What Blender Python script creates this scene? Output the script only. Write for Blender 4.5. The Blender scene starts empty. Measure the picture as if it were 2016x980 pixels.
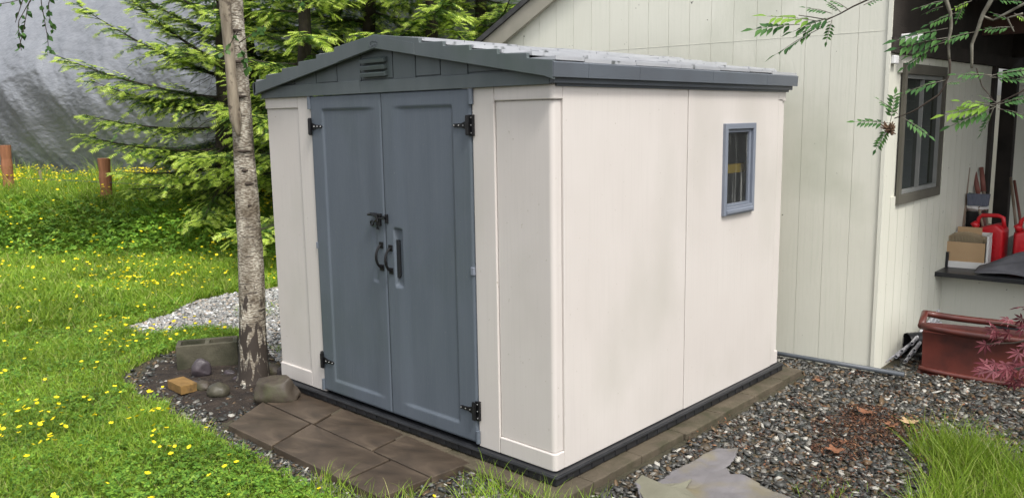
import bpy, bmesh, math, random
import numpy as np
from mathutils import Vector, Matrix, noise as mnoise

S = bpy.context.scene
COL = S.collection
rad = math.radians

# ------------------------------------------------------------------ camera
CAM = np.array([2.462, -2.9477, 1.7034]); YAW, PITCH, ROLL, FPX = 0.7465, -0.1553, -0.0157, 1641.69
def _axes():
    f = np.array([-math.sin(YAW)*math.cos(PITCH), math.cos(YAW)*math.cos(PITCH), math.sin(PITCH)])
    r = np.array([math.cos(YAW), math.sin(YAW), 0.0]); u = np.cross(r, f)
    return (math.cos(ROLL)*r+math.sin(ROLL)*u, -math.sin(ROLL)*r+math.cos(ROLL)*u, f)
AR, AU, AF = _axes()
cd = bpy.data.cameras.new('camera'); cam = bpy.data.objects.new('camera', cd); COL.objects.link(cam)
cam.matrix_world = Matrix([[AR[i], AU[i], -AF[i], CAM[i]] for i in range(3)]+[[0, 0, 0, 1]])
cd.sensor_fit = 'HORIZONTAL'; cd.sensor_width = 36.0; cd.lens = 36.0*FPX/2016.0
cd.clip_start = 0.05; cd.clip_end = 500
S.camera = cam

# ------------------------------------------------------------------ light
SUN_EL, SUN_AZ = rad(56), rad(110)          # azimuth clockwise from +Y: high sun to the right, behind thin cloud
w = bpy.data.worlds.new('World'); S.world = w; w.use_nodes = True
nt = w.node_tree; bg = nt.nodes['Background']
sky = nt.nodes.new('ShaderNodeTexSky'); sky.sky_type = 'NISHITA'; sky.sun_disc = False
sky.sun_elevation = SUN_EL; sky.sun_rotation = SUN_AZ; sky.dust_density = 4.0; sky.air_density = 1.0; sky.ozone_density = 1.0
hs = nt.nodes.new('ShaderNodeHueSaturation'); hs.inputs['Saturation'].default_value = 0.28
nt.links.new(sky.outputs[0], hs.inputs['Color']); nt.links.new(hs.outputs[0], bg.inputs[0])
bg.inputs[1].default_value = 0.15
sd = bpy.data.lights.new('sun', 'SUN'); sd.energy = 1.5; sd.angle = rad(11); sd.color = (1.0, 0.965, 0.91)
sun = bpy.data.objects.new('sun', sd); COL.objects.link(sun)
sdir = Vector((math.sin(SUN_AZ)*math.cos(SUN_EL), math.cos(SUN_AZ)*math.cos(SUN_EL), math.sin(SUN_EL)))
sun.rotation_euler = sdir.to_track_quat('Z', 'Y').to_euler(); sun.location = (8, -6, 12)
V = S.view_settings; V.view_transform = 'Standard'; V.look = 'None'; V.gamma = 1.0; V.use_curve_mapping = False
V.exposure = 0.88
S.cycles.max_bounces = 8; S.cycles.transparent_max_bounces = 8

# ------------------------------------------------------------------ helpers
def ray(x, y):
    return AF + AR*(x-1008)/FPX - AU*(y-490)/FPX
def gp(x, y, z):                      # where a sight line meets a level
    d = ray(x, y); t = (z-CAM[2])/d[2]; return CAM+d*t
def dp(x, y, dist):                   # a point at a distance
    d = ray(x, y); return CAM + d/np.linalg.norm(d)*dist

def chain_loc(p):
    v = Vector((0, 0, 0))
    while p is not None: v += p.location; p = p.parent
    return tuple(-v)
class MB:
    def __init__(s): s.v = []; s.f = []; s.m = []; s.n = 0
    def add(s, v, f, m=0):
        v = np.asarray(v, float).reshape(-1, 3); s.v.append(v)
        for q in f: s.f.append(tuple(int(i)+s.n for i in q)); s.m.append(m)
        s.n += len(v)
    def box(s, a, b, m=0, M=None, bev=0.0):
        (x0, y0, z0), (x1, y1, z1) = a, b
        if x0 > x1: x0, x1 = x1, x0
        if y0 > y1: y0, y1 = y1, y0
        if z0 > z1: z0, z1 = z1, z0
        if bev > 0:
            bm = bmesh.new(); bmesh.ops.create_cube(bm, size=1)
            for v in bm.verts: v.co = Vector(((x0+x1)/2+v.co.x*(x1-x0), (y0+y1)/2+v.co.y*(y1-y0), (z0+z1)/2+v.co.z*(z1-z0)))
            bmesh.ops.bevel(bm, geom=bm.edges[:], offset=bev, segments=2, affect='EDGES', profile=0.5)
            bm.verts.index_update(); v = np.array([q.co[:] for q in bm.verts]); f = [[q.index for q in p.verts] for p in bm.faces]; bm.free()
        else:
            v = np.array([(x0,y0,z0),(x1,y0,z0),(x1,y1,z0),(x0,y1,z0),(x0,y0,z1),(x1,y0,z1),(x1,y1,z1),(x0,y1,z1)], float)
            f = [(0,3,2,1),(4,5,6,7),(0,1,5,4),(1,2,6,5),(2,3,7,6),(3,0,4,7)]
        if M is not None:
            M = np.array(M); v = v@M[:3, :3].T+M[:3, 3]
        s.add(v, f, m); return s
    def prism(s, poly, axis, a, b, m=0):      # poly in the two other axes, extruded along axis
        n = len(poly); v = []
        for t in (a, b):
            for p in poly:
                q = list(p); q.insert(axis, t); v.append(q)
        f = [tuple(range(n))[::-1], tuple(range(n, 2*n))]
        for i in range(n): j = (i+1) % n; f.append((i, j, n+j, n+i))
        s.add(v, f, m); return s
    def tube(s, pts, r, seg=8, m=0, cap=True, sq=None):
        pts = np.asarray(pts, float); n = len(pts); r = np.broadcast_to(np.asarray(r, float), (n,))
        T = np.gradient(pts, axis=0); T /= np.linalg.norm(T, axis=1)[:, None]+1e-9
        up = np.array([0, 0, 1.0]) if abs(T[0][2]) < 0.9 else np.array([1.0, 0, 0])
        A = np.cross(T[0], up); A /= np.linalg.norm(A); v = []
        for i in range(n):
            A = A-T[i]*(A@T[i]); A /= np.linalg.norm(A)+1e-9; B = np.cross(T[i], A)
            for k in range(seg):
                a = 2*math.pi*k/seg; v.append(pts[i]+r[i]*(math.cos(a)*A+math.sin(a)*B))
        f = [(i*seg+k, i*seg+(k+1) % seg, (i+1)*seg+(k+1) % seg, (i+1)*seg+k) for i in range(n-1) for k in range(seg)]
        if cap: f += [tuple(range(seg))[::-1], tuple(range((n-1)*seg, n*seg))]
        s.add(v, f, m); return s
    def build(s, name, mats, parent=None, smooth=False, loc=None):
        me = bpy.data.meshes.new(name); V_ = np.concatenate(s.v) if s.v else np.zeros((0, 3))
        if loc is not None: V_ = V_-np.asarray(loc)
        me.from_pydata(V_.tolist(), [], s.f)
        if not isinstance(mats, (list, tuple)): mats = [mats]
        for q in mats: me.materials.append(q)
        me.polygons.foreach_set('material_index', s.m)
        if smooth: me.polygons.foreach_set('use_smooth', [True]*len(me.polygons))
        bm = bmesh.new(); bm.from_mesh(me); bmesh.ops.recalc_face_normals(bm, faces=bm.faces[:]); bm.to_mesh(me); bm.free()
        me.update()
        o = bpy.data.objects.new(name, me); COL.objects.link(o)
        if loc is not None: o.location = tuple(loc)
        if parent is not None:
            o.parent = parent
            if loc is None: o.location = chain_loc(parent)
        return o

def fast_mesh(name, verts, faces_flat, sizes, mat_idx, mats, parent=None, smooth=False):
    me = bpy.data.meshes.new(name)
    me.vertices.add(len(verts)); me.vertices.foreach_set('co', np.asarray(verts, np.float32).ravel())
    me.loops.add(len(faces_flat)); me.loops.foreach_set('vertex_index', np.asarray(faces_flat, np.int32))
    me.polygons.add(len(sizes)); st = np.zeros(len(sizes), np.int32); st[1:] = np.cumsum(sizes)[:-1]
    me.polygons.foreach_set('loop_start', st)
    me.polygons.foreach_set('loop_total', np.asarray(sizes, np.int32))
    for q in mats: me.materials.append(q)
    if mat_idx is not None: me.polygons.foreach_set('material_index', np.asarray(mat_idx, np.int32))
    if smooth: me.polygons.foreach_set('use_smooth', np.ones(len(sizes), bool))
    me.update(calc_edges=True); me.validate()
    o = bpy.data.objects.new(name, me); COL.objects.link(o)
    if parent is not None: o.parent = parent; o.location = chain_loc(parent)
    return o

def instance_mesh(name, tv, tf, bases, origins, mats, tm=None, parent=None, smooth=False, mat_per=None):
    """tv (n,3) template, tf faces all of one size, bases (k,3,3) rows = local axes scaled, origins (k,3)"""
    tv = np.asarray(tv, float); tf = np.asarray(tf); k = len(origins); n = len(tv)
    Vv = np.einsum('ni,kij->knj', tv, bases)+origins[:, None, :]
    F = (tf[None]+(np.arange(k)*n)[:, None, None]).reshape(-1)
    sizes = np.full(k*len(tf), tf.shape[1])
    mi = None
    if tm is not None: mi = np.tile(np.asarray(tm), k)
    if mat_per is not None: mi = np.repeat(mat_per, len(tf))
    return Vv.reshape(-1, 3), F, sizes, mi
def merge_build(name, chunks, mats, parent=None, smooth=False):
    vs, fs, ss, ms, n = [], [], [], [], 0
    for v, f, s_, m in chunks:
        vs.append(v); fs.append(f+n); ss.append(s_); ms.append(m if m is not None else np.zeros(len(s_), int)); n += len(v)
    return fast_mesh(name, np.concatenate(vs), np.concatenate(fs), np.concatenate(ss), np.concatenate(ms), mats, parent, smooth)

def tag(o, label=None, cat=None, group=None, kind=None):
    if label: o['label'] = label
    if cat: o['category'] = cat
    if group: o['group'] = group
    if kind: o['kind'] = kind
    return o
def thing(name, loc, label, cat, group=None):
    o = bpy.data.objects.new(name, None); COL.objects.link(o); o.location = tuple(loc); o.empty_display_size = 0.2
    return tag(o, label, cat, group)

# value noise on arrays
def vnoise(x, y, seed=0):
    xi = np.floor(x).astype(np.int64); yi = np.floor(y).astype(np.int64); xf = x-xi; yf = y-yi
    def h(a, b):
        n = (a*374761393+b*668265263+seed*1442695041) & 0xffffffff
        n = ((n ^ (n >> 13))*1274126177) & 0xffffffff
        return ((n ^ (n >> 16)) & 0xffff)/65535.0
    u = xf*xf*(3-2*xf); v = yf*yf*(3-2*yf)
    return (h(xi, yi)*(1-u)+h(xi+1, yi)*u)*(1-v)+(h(xi, yi+1)*(1-u)+h(xi+1, yi+1)*u)*v
def fbm(x, y, o=4, seed=0):
    s = 0; a = .5
    for i in range(o): s = s+a*vnoise(x*2**i, y*2**i, seed+i); a *= .5
    return s
def ridg(a): return 1-np.abs(2*a-1)
def sst(a, b, x):
    t = np.clip((x-a)/(b-a), 0, 1); return t*t*(3-2*t)

# ------------------------------------------------------------------ materials
def mat(name, c1, c2=None, scale=6.0, rough=0.6, bump=0.0, bscale=80.0, stretch=(1, 1, 1), bstretch=(1, 1, 1), spec=0.4,
        metal=0.0, island=None, transl=0.0, detail=6, dirt=None, dscale=2.0, dstretch=(1, 1, 1), dlo=0.5, dhi=0.75, coat=0.0, bdist=0.003, streak=None, speck=None):
    m = bpy.data.materials.new(name); m.use_nodes = True; nt = m.node_tree; N = nt.nodes; L = nt.links
    b = N['Principled BSDF']; b.inputs['Roughness'].default_value = rough; b.inputs['Metallic'].default_value = metal
    b.inputs['Specular IOR Level'].default_value = spec; b.inputs['Coat Weight'].default_value = coat
    tc = N.new('ShaderNodeTexCoord')
    def noise(sc, st, det=6):
        mp = N.new('ShaderNodeMapping'); mp.inputs['Scale'].default_value = st; L.new(tc.outputs['Object'], mp.inputs[0])
        n = N.new('ShaderNodeTexNoise'); n.inputs['Scale'].default_value = sc; n.inputs['Detail'].default_value = det
        L.new(mp.outputs[0], n.inputs['Vector']); return n
    def ramp(lo, hi, ca, cb):
        r = N.new('ShaderNodeValToRGB'); r.color_ramp.elements[0].position = lo; r.color_ramp.elements[1].position = hi
        r.color_ramp.elements[0].color = (*ca, 1); r.color_ramp.elements[1].color = (*cb, 1); return r
    c2 = c2 or c1
    if island:
        g = N.new('ShaderNodeNewGeometry'); r = N.new('ShaderNodeValToRGB'); e = r.color_ramp.elements
        r.color_ramp.interpolation = 'LINEAR' if island.get('lin') else 'CONSTANT'
        cols = island['cols']
        while len(e) < len(cols): e.new(0.5)
        for i, (p, c) in enumerate(cols): e[i].position = p; e[i].color = (*c, 1)
        L.new(g.outputs['Random Per Island'], r.inputs[0]); col = r.outputs[0]
        if island.get('mul'):
            n = noise(scale, stretch, 3); r2 = ramp(.35, .65, (island['mul'],)*3, (1, 1, 1)); L.new(n.outputs[0], r2.inputs[0])
            mx = N.new('ShaderNodeMix'); mx.data_type = 'RGBA'; mx.blend_type = 'MULTIPLY'; mx.inputs[0].default_value = 1
            L.new(col, mx.inputs[6]); L.new(r2.outputs[0], mx.inputs[7]); col = mx.outputs[2]
    else:
        n = noise(scale, stretch, detail); r = ramp(.3, .7, c1, c2); L.new(n.outputs[0], r.inputs[0]); col = r.outputs[0]
    if dirt:
        n = noise(dscale, dstretch, 8); r = ramp(dlo, dhi, (0, 0, 0), (1, 1, 1)); L.new(n.outputs[0], r.inputs[0])
        mx = N.new('ShaderNodeMix'); mx.data_type = 'RGBA'; L.new(r.outputs[0], mx.inputs[0]); L.new(col, mx.inputs[6])
        mx.inputs[7].default_value = (*dirt, 1); col = mx.outputs[2]
    for q in (streak, speck):
        if q:
            cc, sc_, st_, lo_, hi_ = q; n = noise(sc_, st_, 5); r = ramp(lo_, hi_, (0, 0, 0), (1, 1, 1)); L.new(n.outputs[0], r.inputs[0])
            mx = N.new('ShaderNodeMix'); mx.data_type = 'RGBA'; L.new(r.outputs[0], mx.inputs[0]); L.new(col, mx.inputs[6]); mx.inputs[7].default_value = (*cc, 1); col = mx.outputs[2]
    L.new(col, b.inputs['Base Color'])
    if bump:
        n = noise(bscale, bstretch, 4); bp = N.new('ShaderNodeBump'); bp.inputs['Strength'].default_value = bump; bp.inputs['Distance'].default_value = bdist
        L.new(n.outputs[0], bp.inputs['Height']); L.new(bp.outputs[0], b.inputs['Normal'])
    if transl:
        t = N.new('ShaderNodeBsdfTranslucent'); L.new(col, t.inputs[0]); ms = N.new('ShaderNodeMixShader'); ms.inputs[0].default_value = transl
        L.new(b.outputs[0], ms.inputs[1]); L.new(t.outputs[0], ms.inputs[2]); L.new(ms.outputs[0], N['Material Output'].inputs[0])
    return m

M = {}
M['beige'] = mat('beige_resin', (.530, .492, .462), (.560, .525, .495), 2.0, .42, .35, 60, bstretch=(9, 9, .25), dirt=(.40, .385, .34), dscale=1.3, dstretch=(1.3, 1.3, .8), dlo=.5, dhi=.95, bdist=.0015, streak=((.49, .46, .43), 16, (5, 5, .12), .5, 1.1), speck=((.34, .31, .25), 55, (1, 1, .8), .70, .76))
M['door'] = mat('slate_resin', (.088, .106, .130), (.102, .121, .147), 3.0, .45, .5, 55, stretch=(3, 3, .6), bstretch=(7, 7, .3), dirt=(.075, .095, .10), dscale=1.4, dlo=.5, dhi=.8, bdist=.0025, streak=((.115, .132, .155), 22, (6, 6, .15), .5, 1.0), speck=((.16, .17, .18), 60, (1, 1, 1), .70, .76))
M['gable'] = mat('gable_resin', (.074, .090, .094), (.094, .110, .115), 3.0, .5, .4, 60, stretch=(3, 3, .7), bstretch=(6, 6, .4), dirt=(.062, .085, .072), dscale=3, dlo=.5, dhi=.8, bdist=.002)
M['rooft'] = mat('roof_resin', (.32, .33, .35), (.40, .41, .43), 5.0, .38, .25, 90, spec=.8, coat=1.0, dirt=(.10, .11, .11), dscale=12, dlo=.6, dhi=.7)  # tile colour lifted to carry the white sky glare
M['fascia'] = mat('fascia_resin', (.085, .095, .11), (.10, .115, .135), 4.0, .42, .3, 70, bstretch=(3, .4, 3))
M['black'] = mat('black_resin', (.012, .013, .015), (.022, .023, .026), 8, .38, .3, 50)
M['blackmetal'] = mat('black_metal', (.004, .004, .005), (.008, .008, .009), 20, .4, .2, 120, spec=.4)
M['screw'] = mat('screw_metal', (.55, .55, .55), (.65, .65, .65), 20, .3, metal=.8)
M['wframe'] = mat('window_resin', (.15, .17, .21), (.18, .2, .24), 6, .45)
M['paver'] = mat('moss_paver', (.062, .050, .034), (.105, .085, .058), 5, .75, .8, 40, dirt=(.045, .042, .022), dscale=7, dlo=.45, dhi=.7, bdist=.006)
M['housew'] = mat('cream_paint', (.59, .585, .505), (.63, .625, .545), 1.6, .65, .45, 45, bstretch=(3, 3, .5), dirt=(.40, .42, .33), dscale=1.1, dlo=.55, dhi=.85, bdist=.003, streak=((.53, .545, .455), 14, (5, 5, .15), .5, 1.1), speck=((.10, .10, .08), 26, (1, 1, 1), .735, .745))
M['trim'] = mat('weathered_trim', (.22, .21, .17), (.30, .28, .23), 4, .7, .3, 60)
M['wtrim'] = mat('brown_trim', (.075, .07, .055), (.10, .095, .075), 4, .7, .3, 60)
M['whiteframe'] = mat('white_vinyl', (.17, .18, .17), (.22, .22, .21), 8, .5)
M['glassdark'] = mat('dark_glass', (.006, .009, .007), (.014, .02, .014), 3, .05, spec=.35)
M['darkwood'] = mat('dark_timber', (.018, .015, .012), (.04, .032, .026), 5, .8, .5, 40, bstretch=(.3, .3, 5))
M['redwood'] = mat('brown_beam', (.07, .035, .025), (.10, .05, .035), 5, .75, .4, 40)
M['post'] = mat('cedar_post', (.20, .082, .04), (.30, .13, .065), 6, .8, .8, 30, stretch=(4, 4, .5), bstretch=(5, 5, .3), bdist=.006)
M['conc'] = mat('grey_concrete', (.055, .050, .034), (.095, .088, .06), 8, .9, 1.0, 70, dirt=(.028, .03, .015), dscale=5, dlo=.42, dhi=.65, bdist=.004)
M['brick'] = mat('tan_brick', (.15, .085, .024), (.25, .145, .045), 14, .85, .9, 60, dirt=(.09, .055, .02), dscale=12, dlo=.5, dhi=.7, bdist=.004)
M['rocka'] = mat('brown_rock', (.038, .029, .021), (.068, .055, .04), 7, .6, .7, 25, dirt=(.07, .075, .035), dscale=6, bdist=.006)
M['rockb'] = mat('purple_rock', (.04, .033, .038), (.068, .056, .062), 9, .45, .5, 25, bdist=.004)
M['rockc'] = mat('river_rock', (.036, .034, .024), (.07, .062, .042), 14, .5, .3, 60, bdist=.003)
M['rockd'] = mat('dark_rock', (.035, .03, .033), (.07, .06, .06), 9, .5, .6, 25, bdist=.004)
M['soil'] = mat('damp_soil', (.012, .008, .006), (.038, .027, .019), 16, .95, 1.0, 40, bdist=.02)
M['ground'] = mat('ground_soil', (.030, .028, .016), (.06, .052, .032), 5, .95, .8, 30, bdist=.02)
M['conduit'] = mat('grey_conduit', (.06, .07, .08), (.09, .10, .115), 9, .45)
M['pvc'] = mat('grey_pvc', (.5, .5, .53), (.58, .58, .61), 9, .45)
M['boreshade'] = mat('pipe_shade', (.02, .02, .02))  # near-black colour painting the shade inside the pipes
M['red'] = mat('red_plastic', (.50, .012, .018), (.58, .02, .028), 6, .32, spec=.5)
M['basin'] = mat('red_brown_enamel', (.062, .013, .009), (.10, .021, .014), 4, .45, .3, 30, dirt=(.035, .010, .008), dscale=5, dlo=.5, dhi=.75, coat=.15)
M['card'] = mat('cardboard', (.36, .24, .13), (.44, .30, .17), 5, .8)
M['paperwhite'] = mat('white_card', (.58, .57, .55), (.68, .67, .65), 4, .6)
M['straw'] = mat('pale_fibre', (.5, .40, .26), (.6, .5, .34), 20, .8)
M['net'] = mat('grey_mesh_cloth', (.075, .075, .085), (.13, .13, .145), 9, .7, .6, 200)
M['handle'] = mat('worn_wood', (.16, .12, .085), (.26, .20, .15), 10, .7, .4, 60)
M['handlered'] = mat('red_wood', (.14, .05, .04), (.22, .08, .06), 10, .6)
M['bristle'] = mat('blue_grey_bristle', (.06, .07, .10), (.13, .14, .18), 60, .8, stretch=(6, 6, .3))
M['green'] = mat('green_plastic', (.01, .09, .05), (.015, .12, .07), 6, .4)
M['whitepl'] = mat('white_plastic', (.6, .6, .6), (.7, .7, .7), 6, .4)
M['yellow'] = mat('yellow_board', (.62, .38, .03), (.7, .44, .05), 6, .5)
M['weed'] = mat('grey_fabric', (.115, .11, .115), (.16, .152, .157), 6, .6, .4, 90, dirt=(.16, .14, .085), dscale=4, dlo=.5, dhi=.7)
M['tarp'] = mat('silver_tarp', (.22, .23, .25), (.27, .28, .30), 1.2, .42, .8, 7, stretch=(1, 1, 1), bstretch=(1, 1, 1.8), bdist=.035, spec=.7, metal=.3)
M['fungus'] = mat('dried_flowers', (.09, .05, .03), (.16, .10, .06), 20, .9)
M['litter'] = mat('dead_leaves', (.2, .1, .05), island={'lin': True, 'cols': [(0, (.02, .011, .007)), (.5, (.055, .024, .014)), (.85, (.15, .062, .03)), (1, (.28, .14, .07))]}, rough=.8)
M['siding'] = mat('white_siding', (.55, .58, .6), (.62, .64, .66), 4, .6)
M['rshingle'] = mat('roof_shingle', (.03, .03, .03), (.06, .06, .06), 12, .9, .5, 40)

def leafmat(name, cols, transl=.35, mul=.7, scale=.6, rough=.5):
    return mat(name, (0, 0, 0), island={'lin': True, 'cols': cols, 'mul': mul}, scale=scale, rough=rough, transl=transl, spec=.25)
M['grass'] = leafmat('grass_blades', [(0, (.17, .30, .025)), (.5, (.28, .45, .04)), (.85, (.40, .55, .07)), (1, (.56, .55, .22))], .42, .6, .9)
M['herb'] = leafmat('herb_leaves', [(0, (.08, .20, .025)), (.6, (.18, .36, .04)), (1, (.32, .50, .06))], .3, .5, .9)
M['petal'] = leafmat('yellow_petals', [(0, (.80, .62, .01)), (1, (.88, .74, .03))], .25, 1.0)
M['needle'] = leafmat('old_needles', [(0, (.04, .09, .025)), (.6, (.10, .19, .04)), (1, (.18, .30, .055))], .4, .85, 1.2)
M['newgrow'] = leafmat('new_needles', [(0, (.46, .62, .08)), (.6, (.62, .76, .15)), (1, (.75, .85, .26))], .55, 1.0, 1.5)
M['birchleaf'] = leafmat('birch_leaves', [(0, (.03, .08, .018)), (1, (.08, .17, .04))], .35, 1.0)
M['rowanleaf'] = leafmat('rowan_leaves', [(0, (.045, .12, .04)), (1, (.10, .22, .055))], .35, 1.0)
M['rowanyoung'] = leafmat('rowan_young', [(0, (.16, .30, .04)), (1, (.25, .40, .06))], .4, 1.0)
M['maple'] = leafmat('maple_leaves', [(0, (.09, .018, .025)), (.7, (.19, .045, .06)), (1, (.30, .11, .12))], .35, 1.0)
M['twig'] = mat('grey_twig', (.09, .08, .06), (.22, .21, .17), 40, .9)
M['darktwig'] = mat('dark_twig', (.03, .022, .016), (.06, .045, .035), 20, .9)
M['firbark'] = mat('fir_bark', (.018, .014, .010), (.05, .04, .03), 8, .95, 1.0, 14, bstretch=(3, 3, .6), bdist=.03)
M['dryneedle'] = leafmat('dead_twigs', [(0, (.05, .04, .025)), (1, (.12, .10, .07))], .1, 1.0)
stones = [(0, (.024, .024, .022)), (.22, (.052, .052, .047)), (.38, (.036, .042, .038)), (.50, (.095, .095, .088)), (.62, (.075, .058, .038)), (.74, (.18, .172, .15)), (.85, (.13, .085, .045)), (.945, (.40, .385, .34))]
M['stone'] = mat('gravel_stones', (0, 0, 0), island={'cols': stones, 'mul': .75}, scale=30, rough=.5, spec=.45)
M['stonesunlit'] = mat('sunlit_gravel', (0, 0, 0), island={'cols': [(p, tuple(min(.75, c*1.7+.22) for c in cc)) for p, cc in stones], 'mul': .8}, scale=30, rough=.8)  # same stones lightened, sunlight painted into their colour

def slab_material():
    m = bpy.data.materials.new('wood_grain_slab'); m.use_nodes = True; N = m.node_tree.nodes; L = m.node_tree.links; b = N['Principled BSDF']
    tc = N.new('ShaderNodeTexCoord'); mp = N.new('ShaderNodeMapping'); mp.inputs['Scale'].default_value = (1.5, 3.6, 3.6); L.new(tc.outputs['Object'], mp.inputs[0])
    wv = N.new('ShaderNodeTexNoise'); wv.inputs['Scale'].default_value = 1.5; wv.inputs['Distortion'].default_value = 1.2; wv.inputs['Detail'].default_value = 9
    L.new(mp.outputs[0], wv.inputs['Vector'])
    r = N.new('ShaderNodeValToRGB'); e = r.color_ramp.elements
    e[0].position = .30; e[0].color = (.034, .025, .017, 1); e[1].position = .72; e[1].color = (.125, .095, .066, 1)
    k = e.new(.5); k.color = (.070, .051, .035, 1)
    L.new(wv.outputs[0], r.inputs[0])
    n2 = N.new('ShaderNodeTexNoise'); n2.inputs['Scale'].default_value = 2.5; n2.inputs['Detail'].default_value = 5; L.new(tc.outputs['Object'], n2.inputs['Vector'])
    mx = N.new('ShaderNodeMix'); mx.data_type = 'RGBA'; mx.blend_type = 'MULTIPLY'; mx.inputs[0].default_value = .8
    r2 = N.new('ShaderNodeValToRGB'); r2.color_ramp.elements[0].position = .35; r2.color_ramp.elements[0].color = (.5, .48, .45, 1); r2.color_ramp.elements[1].position = .65; L.new(n2.outputs[0], r2.inputs[0])
    L.new(r.outputs[0], mx.inputs[6]); L.new(r2.outputs[0], mx.inputs[7]); L.new(mx.outputs[2], b.inputs['Base Color'])
    r3 = N.new('ShaderNodeMapRange'); r3.inputs[3].default_value = .35; r3.inputs[4].default_value = .8; L.new(n2.outputs[0], r3.inputs[0]); L.new(r3.outputs[0], b.inputs['Roughness'])
    bp = N.new('ShaderNodeBump'); bp.inputs['Distance'].default_value = .008; bp.inputs['Strength'].default_value = .7; L.new(wv.outputs[0], bp.inputs['Height']); L.new(bp.outputs[0], b.inputs['Normal'])
    return m
M['slab'] = slab_material()

def birch_material():
    m = bpy.data.materials.new('birch_bark'); m.use_nodes = True; N = m.node_tree.nodes; L = m.node_tree.links; b = N['Principled BSDF']
    b.inputs['Roughness'].default_value = .75; tc = N.new('ShaderNodeTexCoord')
    def nz(sc, st, det=5, dist=0):
        mp = N.new('ShaderNodeMapping'); mp.inputs['Scale'].default_value = st; L.new(tc.outputs['Object'], mp.inputs[0])
        n = N.new('ShaderNodeTexNoise'); n.inputs['Scale'].default_value = sc; n.inputs['Detail'].default_value = det; n.inputs['Distortion'].default_value = dist
        L.new(mp.outputs[0], n.inputs['Vector']); return n.outputs[0]
    def rp(src, lo, hi, a, bb):
        r = N.new('ShaderNodeValToRGB'); r.color_ramp.elements[0].position = lo; r.color_ramp.elements[1].position = hi
        r.color_ramp.elements[0].color = (*a, 1); r.color_ramp.elements[1].color = (*bb, 1); L.new(src, r.inputs[0]); return r.outputs[0]
    def mix(f, a, bb, mode='MIX'):
        x = N.new('ShaderNodeMix'); x.data_type = 'RGBA'; x.blend_type = mode
        if isinstance(f, float): x.inputs[0].default_value = f
        else: L.new(f, x.inputs[0])
        L.new(a, x.inputs[6])
        if isinstance(bb, tuple): x.inputs[7].default_value = (*bb, 1)
        else: L.new(bb, x.inputs[7])
        return x.outputs[2]
    base = rp(nz(9, (1, 1, .7)), .35, .65, (.17, .14, .10), (.60, .56, .47))
    fine = rp(nz(42, (1, 1, 3.0), 8), .42, .58, (.22, .16, .11), (1, 1, 1))
    base = mix(.75, base, fine, 'MULTIPLY')
    len_ = rp(nz(9, (1, 1, 8), 4), .60, .66, (0, 0, 0), (1, 1, 1)); base = mix(len_, base, (.045, .035, .028))
    fis = nz(16, (1.6, 1.6, .45), 8, .6)
    sx = N.new('ShaderNodeSeparateXYZ'); L.new(tc.outputs['Object'], sx.inputs[0])
    mr = N.new('ShaderNodeMapRange'); mr.inputs[1].default_value = .05; mr.inputs[2].default_value = .85; mr.inputs[3].default_value = .17; mr.inputs[4].default_value = -.12; L.new(sx.outputs[2], mr.inputs[0])
    ad = N.new('ShaderNodeMath'); ad.operation = 'ADD'; L.new(fis, ad.inputs[0]); L.new(mr.outputs[0], ad.inputs[1])
    fm = rp(ad.outputs[0], .55, .60, (0, 0, 0), (1, 1, 1)); base = mix(fm, base, (.035, .026, .02))
    L.new(base, b.inputs['Base Color'])
    bw = N.new('ShaderNodeRGBToBW'); L.new(base, bw.inputs[0])
    bp = N.new('ShaderNodeBump'); bp.inputs['Distance'].default_value = .012; bp.inputs['Strength'].default_value = .9; L.new(bw.outputs[0], bp.inputs['Height']); L.new(bp.outputs[0], b.inputs['Normal'])
    return m
M['birch'] = birch_material()

def pane_material():
    m = bpy.data.materials.new('dirty_pane'); m.use_nodes = True; N = m.node_tree.nodes; L = m.node_tree.links
    for n in list(N):
        if n.type == 'BSDF_PRINCIPLED': N.remove(n)
    tr = N.new('ShaderNodeBsdfTransparent'); tr.inputs[0].default_value = (.75, .8, .75, 1); gl = N.new('ShaderNodeBsdfGlossy'); gl.inputs['Roughness'].default_value = .07
    fr = N.new('ShaderNodeFresnel'); fr.inputs[0].default_value = 1.5; a = N.new('ShaderNodeMixShader'); L.new(fr.outputs[0], a.inputs[0]); L.new(tr.outputs[0], a.inputs[1]); L.new(gl.outputs[0], a.inputs[2])
    df = N.new('ShaderNodeBsdfDiffuse'); df.inputs[0].default_value = (.6, .62, .58, 1)
    tc = N.new('ShaderNodeTexCoord'); mp = N.new('ShaderNodeMapping'); mp.inputs['Scale'].default_value = (30, 30, 1.6); L.new(tc.outputs['Object'], mp.inputs[0])
    n = N.new('ShaderNodeTexNoise'); n.inputs['Scale'].default_value = 1.5; n.inputs['Detail'].default_value = 6; L.new(mp.outputs[0], n.inputs['Vector'])
    r = N.new('ShaderNodeValToRGB'); r.color_ramp.elements[0].position = .56; r.color_ramp.elements[1].position = .8; r.color_ramp.elements[0].color = (.02, .02, .02, 1); r.color_ramp.elements[1].color = (.4, .4, .4, 1)
    L.new(n.outputs[0], r.inputs[0]); o = N.new('ShaderNodeMixShader'); L.new(r.outputs[0], o.inputs[0]); L.new(a.outputs[0], o.inputs[1]); L.new(df.outputs[0], o.inputs[2])
    L.new(o.outputs[0], N['Material Output'].inputs[0]); return m
M['pane'] = pane_material()

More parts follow.
